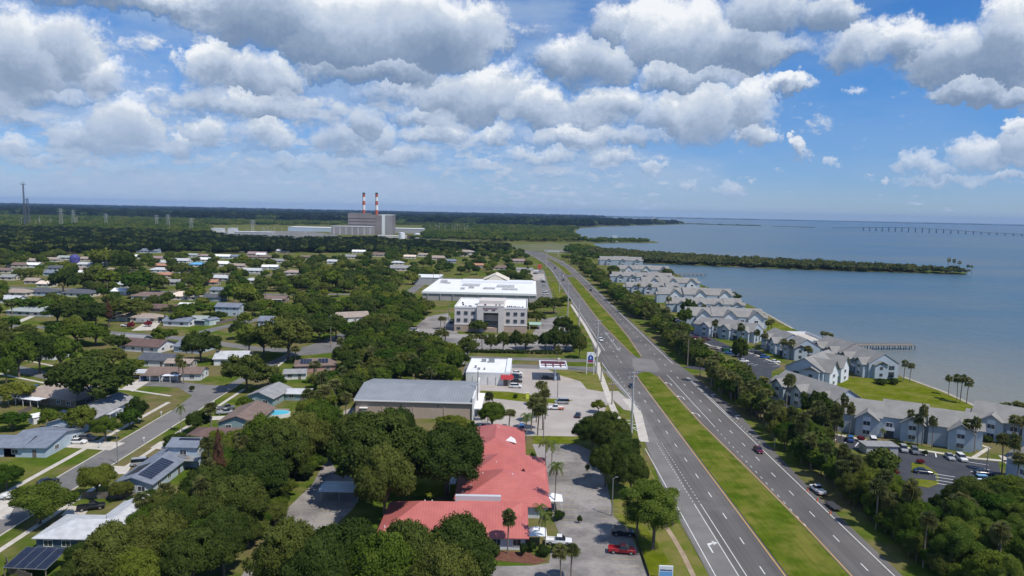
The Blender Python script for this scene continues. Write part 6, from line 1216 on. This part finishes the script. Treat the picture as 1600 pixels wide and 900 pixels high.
def ok(x,y,Rr,H,soft=False,sp=1.):
    for (a,b,r) in FOOT:
        if (x-a)**2+(y-b)**2<(r+Rr*.5)**2: return False
    for (a,b,r,k) in TREES:
        if (x-a)**2+(y-b)**2<((r+Rr)*.62*sp)**2: return False
    for q in NOGO:
        if inpoly(x,y,q): return False
    px,py=P(x,y,H*.6); s=S(*P(x,y)); 
    for (a,b,u,v) in KEEP:
        if ((px-a)/(u+Rr*s*.75))**2+((py-b)/(v+H*s*.30))**2<1: return False
    if not soft:
        for f in (.1,.5,.95):
            for dx in(-.6,.6):
                gx,gy=G(px+dx*Rr*s,P(x,y,H*f)[1])
                for q in NOGO:
                    if inpoly(gx,gy,q): return False
    return True
CNT={}
def scatter(poly,n,mix,Rm,Hm,where,px=True,soft=False,seed=1,sp=1.):
    q=[G(*p) for p in poly] if px else poly; r=random.Random(seed); xs=[p[0] for p in q]; ys=[p[1] for p in q]; k=0; tries=0
    while k<n and tries<n*60:
        tries+=1; x=r.uniform(min(xs),max(xs)); y=r.uniform(min(ys),max(ys))
        if not inpoly(x,y,q): continue
        kind=r.choices([m[0] for m in mix],[m[1] for m in mix])[0]; Rr=r.uniform(*Rm); H=r.uniform(*Hm)
        if kind=='pine': H*=1.25; Rr*=.8
        if kind in('palm',): Rr=r.uniform(1.8,2.4); H=r.uniform(6,10)
        if not ok(x,y,Rr,H,soft,sp): continue
        plant(kind,x,y,Rr,H,where); k+=1; CNT[where]=CNT.get(where,0)+1
OK_=[('oak',5),('leafy',4),('lime',.8)]
# bay-side belt between highway and apartments
scatter([(79.5,120),(82,330),(79,330),(79.5,120)],0,OK_,(3,5),(6,9),'x',px=False)
scatter([(84,112),(130,112),(122,160),(110,178),(98,195),(86,195),(82,150)],44,[('pine',4),('oak',3),('leafy',3)],(3.6,5.6),(7.5,11),'in the dense belt at the lower right',px=False,soft=True,seed=2,sp=.75)
scatter([(84,112),(130,112),(122,165),(100,190),(86,190)],40,[('leafy',3),('oak',3)],(3,4.4),(5,8),'in the dense belt at the lower right',px=False,soft=True,seed=21,sp=.42)
scatter([(79.5,135),(88,140),(95,240),(91,292),(82,290),(79.5,200)],95,[('palm',3.5),('oak',2.5),('leafy',4)],(2.4,3.8),(4.5,8.5),'in the highway belt before the near apartments',px=False,soft=True,seed=3,sp=.42)
scatter([(380,885),(430,818),(478,757),(503,717),(488,702),(436,760),(376,842)],22,[('leafy',3),('oak',2)],(2.2,3.6),(4,7),'along the alley edge',px=True,soft=True,seed=41,sp=.45)
scatter([(80.3,112),(86,112),(87,168),(81,172)],34,[('leafy',3),('oak',2)],(2.,3.),(3,5.5),'at the road edge of the belt',px=False,soft=True,seed=42,sp=.3)
scatter([(80,118),(96,118),(104,168),(98,190),(90,200),(81,200)],60,[('leafy',4),('oak',2),('palm',1.5)],(2.,3.2),(3,5.5),'in the understorey of the highway belt',px=False,soft=True,seed=35,sp=.45)
scatter([(100,112),(128,112),(124,150),(104,172)],36,[('leafy',4),('pine',2)],(2.4,3.6),(4,7),'in the lower right thicket',px=False,soft=True,seed=36,sp=.45)
scatter([(92,180),(101,185),(98,228),(92,236)],22,[('leafy',4),('palm',2),('oak',2)],(2.6,3.6),(4,7),'in the highway belt before the near apartments',px=False,soft=True,seed=33,sp=.45)
scatter([(81,310),(90,310),(96,350),(94,430),(84,430),(80,360)],60,[('oak',4),('leafy',3),('palm',2.5)],(3,4.8),(6,9.5),'in the highway belt before the upper car park',px=False,soft=True,seed=4,sp=.5)
scatter([(80,430),(94,430),(95,540),(90,600),(79,600)],60,[('oak',3),('leafy',4),('palm',2)],(3,4.8),(5,8),'in the highway belt before the middle apartments',px=False,soft=True,seed=5,sp=.55)
scatter([(79,600),(93,600),(92,800),(98,940),(72,1010),(76,800)],64,[('oak',3),('leafy',4),('palm',1)],(3.5,5),(5,8.5),'in the highway belt before the far apartments',px=False,soft=True,seed=6,sp=.7)
scatter([(96,640),(165,570),(170,900),(120,900)],26,[('oak',3),('palm',3)],(2.5,4),(5,7),'between the far apartment rows',px=False,seed=61)
# inland
scatter([(-46,172),(-14,172),(-14,212),(-52,212),(-66,200)],0,OK_,(4,5),(8,9),'x',px=False)
scatter([(-76,135),(-50,135),(-52,190),(-60,225),(-52,262),(-70,262),(-74,225),(-72,190)],70,[('oak',3),('leafy',4),('palm',1)],(3.5,5.2),(7,10),'in the wood between the houses and the alley',px=False,soft=True,seed=7,sp=.62)
scatter([(-76,262),(-12,262),(-18,300),(-20,345),(-40,372),(-62,372),(-64,335),(-76,320)],80,[('oak',4),('leafy',4),('palm',1)],(3.8,6),(7,11),'in the wood behind the warehouse',px=False,soft=True,seed=8,sp=.66)
scatter([(-84,345),(-62,340),(-44,380),(-40,400),(-46,470),(-70,560),(-110,560),(-110,460)],100,[('oak',4.5),('leafy',4),('lime',.5)],(4.5,6.5),(8,12),'in the big wood left of the office',px=False,soft=True,seed=9,sp=.7)
scatter([(-180,560),(-60,560),(-70,700),(-110,760),(-220,760)],90,OK_,(5,7),(8,12),'in the wood beyond the market',px=False,soft=True,seed=10,sp=.75)
scatter([(-160,345),(-95,345),(-98,480),(-160,480)],36,OK_,(4,6),(7,11),'around the wood edge houses',px=False,seed=11)
scatter([(-300,250),(-112,262),(-150,345),(-300,372)],34,OK_,(3.2,5.5),(5,9),'in the left street block',px=False,seed=12)
scatter([(-130,130),(-113,130),(-113,245),(-180,250),(-200,190)],8,OK_,(2.5,4),(4,6),'around the garage house',px=False,seed=121)
scatter([(-98,100),(-70,100),(-70,330),(-97,330)],26,[('leafy',3),('oak',3),('lime',1),('palm',1)],(2.5,4.5),(4,8),'around the teal walled houses',px=False,seed=122)
scatter([(-420,380),(-150,375),(-150,480),(-460,500)],80,OK_,(3.6,5.6),(5.5,9),'in the second street block',px=False,seed=13)
scatter([(-520,480),(-120,480),(-130,620),(-620,640)],170,OK_,(3.8,6),(5.5,9.5),'among the middle roofs',px=False,seed=14)
scatter([(-680,640),(-160,620),(-200,900),(-900,900)],420,OK_,(4,6.5),(5.5,9.5),'among the far roofs',px=False,seed=15)
scatter([(-200,760),(-20,720),(20,800),(20,1150),(-250,1150)],170,[('oak',5),('leafy',4)],(4.5,7),(7,11),'in the trees up to the interchange',px=False,seed=16)
scatter([(-58,480),(32,620),(36,760),(10,760),(-66,640)],24,[('oak',3),('leafy',3),('palm',2)],(3,4.5),(5,8),'around the market building',px=False,seed=17)
# ---- woods nobody could count: instanced crowns on flat ground beyond
def patch_proto(seed,n,R0,m,spread,hh=(6,11),nl=150,leaf=1.9):
    r=np.random.default_rng(seed); V=[];F=[];k=0
    for i in range(n):
        Rr=r.uniform(R0*.7,R0*1.2); H=r.uniform(*hh); v,f,_,_=crown(seed*50+i,Rr,H*.95,9,nl,leaf,.2,.42,.86,1.,2,.2); v=v+np.array([r.uniform(-spread,spread),r.uniform(-spread,spread),0]); V.append(v); F.append(f+k); k+=len(v)
    o=bpy.data.objects.new('tree_patch',fset('tree_patch_mesh',np.concatenate(V),np.concatenate(F),[m])); return o
def stuffwood(name,label,pts,protos,smin,smax,seed=0):
    col=bpy.data.collections.new(name+'_sources')
    for o in protos: col.objects.link(o)
    me=bpy.data.meshes.new(name+'_points'); me.vertices.add(len(pts)); me.vertices.foreach_set('co',np.asarray(pts,dtype=np.float32).ravel()); me.update()
    o=bpy.data.objects.new(name,me); C.objects.link(o); o['kind']='stuff'; o['label']=label; o['category']='wood'
    ng=bpy.data.node_groups.new(name+'_nodes','GeometryNodeTree'); ng.interface.new_socket('Geometry',in_out='INPUT',socket_type='NodeSocketGeometry'); ng.interface.new_socket('Geometry',in_out='OUTPUT',socket_type='NodeSocketGeometry')
    n=ng.nodes; gi=n.new('NodeGroupInput'); go=n.new('NodeGroupOutput'); ci=n.new('GeometryNodeCollectionInfo'); ci.inputs['Collection'].default_value=col; ci.inputs['Separate Children'].default_value=True; ci.inputs['Reset Children'].default_value=True
    ip=n.new('GeometryNodeInstanceOnPoints'); ip.inputs['Pick Instance'].default_value=True
    rv=n.new('FunctionNodeRandomValue'); rv.data_type='FLOAT_VECTOR'; rv.inputs[0].default_value=(0,0,0); rv.inputs[1].default_value=(0,0,6.283); rv.inputs['Seed'].default_value=seed
    rs=n.new('FunctionNodeRandomValue'); rs.data_type='FLOAT_VECTOR'; rs.inputs[0].default_value=(smin,)*3; rs.inputs[1].default_value=(smax,)*3; rs.inputs['Seed'].default_value=seed+5
    l=ng.links; l.new(gi.outputs[0],ip.inputs['Points']); l.new(ci.outputs[0],ip.inputs['Instance']); l.new(rv.outputs[0],ip.inputs['Rotation']); l.new(rs.outputs[0],ip.inputs['Scale']); l.new(ip.outputs[0],go.inputs[0])
    md=o.modifiers.new('scatter','NODES'); md.node_group=ng; return o
def grid(poly,step,px=False,seed=0,grow=0.,skip=()):
    q=[G(*p) for p in poly] if px else poly; r=random.Random(seed); xs=[p[0] for p in q]; ys=[p[1] for p in q]; out=[]; y=min(ys)
    while y<max(ys):
        st=step*(1+grow*max(0,y-1500)/1000); x=max(min(xs),-y*.80)
        while x<max(xs):
            a,b=x+r.uniform(-.45,.45)*st,y+r.uniform(-.45,.45)*st
            if inpoly(a,b,q) and not any(inpoly(a,b,s_) for s_ in skip): out.append((a,b,0))
            x+=st
        y+=st
    return out
PP=[patch_proto(900+i,7,7,LM['far'],13) for i in range(4)]; PD=[patch_proto(930+i,7,7,LM['oakp'],13) for i in range(3)]; PG=[patch_proto(960+i,7,6,LM['leafyp'],13) for i in range(3)]
MPc=[patch_proto(980+i,6,4.5,LM['mang'],8,(5,8.5),160,1.3) for i in range(3)]
YARD=[[G(*p) for p in q] for q in ([(325,370),(322,352),(668,352),(668,372),(600,376),(480,377),(400,375)],[(600,372),(800,378),(800,386),(690,383),(600,379)],[(785,396),(785,378),(930,378),(930,393),(850,396)])]
SK=[(-300,1180),(300,1180)]
wq=grid([(330,381),(480,381),(600,380),(700,386),(800,388),(800,393),(600,394),(330,396)],17,px=True,seed=11,skip=YARD)
w1=wq+grid([(-1500,900),(-640,900),(-480,990),(-420,1060),(-200,1160),(20,1160),(20,1330),(-150,1500),(-1300,1750),(-1700,1700)],20,seed=1,skip=YARD)
PS=[patch_proto(945+i,7,7,LM['shade'],13) for i in range(3)]  # patches whose leaf colour carries the cloud shade
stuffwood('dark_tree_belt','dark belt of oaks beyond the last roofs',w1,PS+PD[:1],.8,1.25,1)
w2=grid([(-1700,1760),(-150,1500),(110,1180),(150,1300),(160,1600),(165,1900),(180,2300),(240,2800),(280,3180),(-3400,3180)],27,seed=2,grow=.35,skip=YARD)
PL=[patch_proto(990+i,7,6,LM['limep'],13) for i in range(1)]
stuffwood('mid_forest','green forest stretching behind the power station',w2,PG+PL,.9,1.5,2)
w3=grid([(-3600,3180),(285,3180),(470,3700),(730,4232),(980,4700),(1290,5317),(1130,5650),(780,6200),(-7000,6200)],62,seed=3,grow=.12)
w3+=grid([(-7200,6200),(780,6200),(880,8000),(1450,11000),(1300,13500),(-11500,13500)],150,seed=4,grow=.02)
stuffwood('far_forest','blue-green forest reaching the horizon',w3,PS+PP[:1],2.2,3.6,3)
w4=grid([(168,1000),(180,992),(300,950),(430,919),(566,906),(572,912),(470,975),(330,1050),(225,1140),(160,1250),(120,1180),(135,1060)],11,seed=5)
stuffwood('mangrove_wood','mangrove thicket covering the long spit',w4,MPc,1.0,1.5,5)
w5=grid([(95,1100),(150,1000),(160,1260),(165,1330),(120,1400),(95,1300)],18,seed=6)+grid([(180,1625),(245,1680),(330,1715),(340,1780),(300,1830),(190,1780)],20,seed=7)
stuffwood('shore_wood','mixed trees along the shore before the interchange',w5,PG,.6,.9,6)
for i,(a,b,tp) in enumerate(((1490,427,408),(1497,428,411),(1511,429,416),(1518,429,417),(1480,426,406))): pt('palm',a,b,tp,7,'rising from the mangrove spit')
# ---- of each kind the largest in view stay single trees, the rest become one wood
view=lambda o:(lambda q:-60<q[0]<1660 and 200<q[1]<1150)(P(o.location.x,o.location.y,4))
dead=set()
for kind,cap in (('oak_tree',292),('broadleaf_tree',292),('light_green_tree',200),('cabbage_palm',280),('pine_tree',200)):
    L_=[o for o,_ in THINGS if o.name.split('.')[0]==kind]
    L_.sort(key=lambda o:-(o.scale.x if view(o) else 0)/max(1,math.hypot(o.location.x,o.location.y)))
    ex=[o for o in L_[cap:]]+[o for o in L_[:cap] if not view(o) and math.hypot(o.location.x,o.location.y)>200]
    if not ex: continue
    k={'oak_tree':'oak','broadleaf_tree':'leafy','light_green_tree':'lime','cabbage_palm':'palm','pine_tree':'pine'}[kind]
    pr=[bpy.data.objects.new('wood_source',PROTO[(k,2)][i][0]) for i in range(len(PROTO[(k,2)]))]
    exv=[o for o in ex if view(o)]; print(kind,len(L_),'extra',len(ex),len(exv))
    if len(exv)>8 : stuffwood('distant_'+kind+'s','distant scattered '+kind.replace('_',' ')+'s among the far roofs',[(o.location.x,o.location.y,0) for o in exv],pr,.75,1.05,9)
    for o in ex: dead.add(o.name)
for nm in dead:
    o=bpy.data.objects[nm]
    for c in list(o.children): bpy.data.objects.remove(c)
THINGS=[(o,a) for o,a in THINGS if o.name not in dead]
for nm in dead: bpy.data.objects.remove(bpy.data.objects[nm])
# ---------------------------------------------------------------- haze
HAZE=4.0e-5
hm=bpy.data.materials.new('haze_air'); hm.use_nodes=True; t_=hm.node_tree; t_.nodes.clear(); pv_=t_.nodes.new('ShaderNodeVolumePrincipled'); pv_.inputs['Density'].default_value=HAZE; pv_.inputs['Color'].default_value=(.36,.58,.96,1); pv_.inputs['Anisotropy'].default_value=.0
mo=t_.nodes.new('ShaderNodeOutputMaterial'); t_.links.new(pv_.outputs[0],mo.inputs['Volume']); hm.cycles.homogeneous_volume=True
mb=MB(); mb.box(0,HZ/2,-2.5,HZ*2+400,HZ+1400,2.5+152); o=mb.ob('haze',hm); o['kind']='stuff'; o['label']='thin blue haze over the whole landscape'; o['category']='haze'
# ---------------------------------------------------------------- labels: number the look-alikes of one place from left to right
bpy.context.view_layer.update()
by={}
for o,auto in THINGS: by.setdefault(o['label'],[]).append(o)
ORD=lambda n:str(n)+('th' if 10<=n%100<=20 else {1:'st',2:'nd',3:'rd'}.get(n%10,'th'))
for lab,os_ in by.items():
    if len(os_)<2: continue
    os_.sort(key=lambda o:P(o.location.x,o.location.y,3)[0])
    l2=lab if len(lab.split())<=10 else lab.replace(' the ',' ')
    for i,o in enumerate(os_): o['label']=l2+', '+('leftmost' if i==0 else ORD(i+1)+' from left')+' of '+str(len(os_))
    for o in os_:
        while len(o['label'].split())>16 and ' the ' in o['label']: o['label']=o['label'].replace(' the ',' ',1)
        if len(o['label'].split())>16: o['label']=o['label'].rsplit(' of ',1)[0]
for o,_ in THINGS:
    if len(o['label'].split())>16: print('LONG',o.name,o['label'])
from collections import Counter
print('THINGS',len(THINGS),Counter(o.name.split('.')[0] for o,_ in THINGS).most_common(14)); print(CNT)
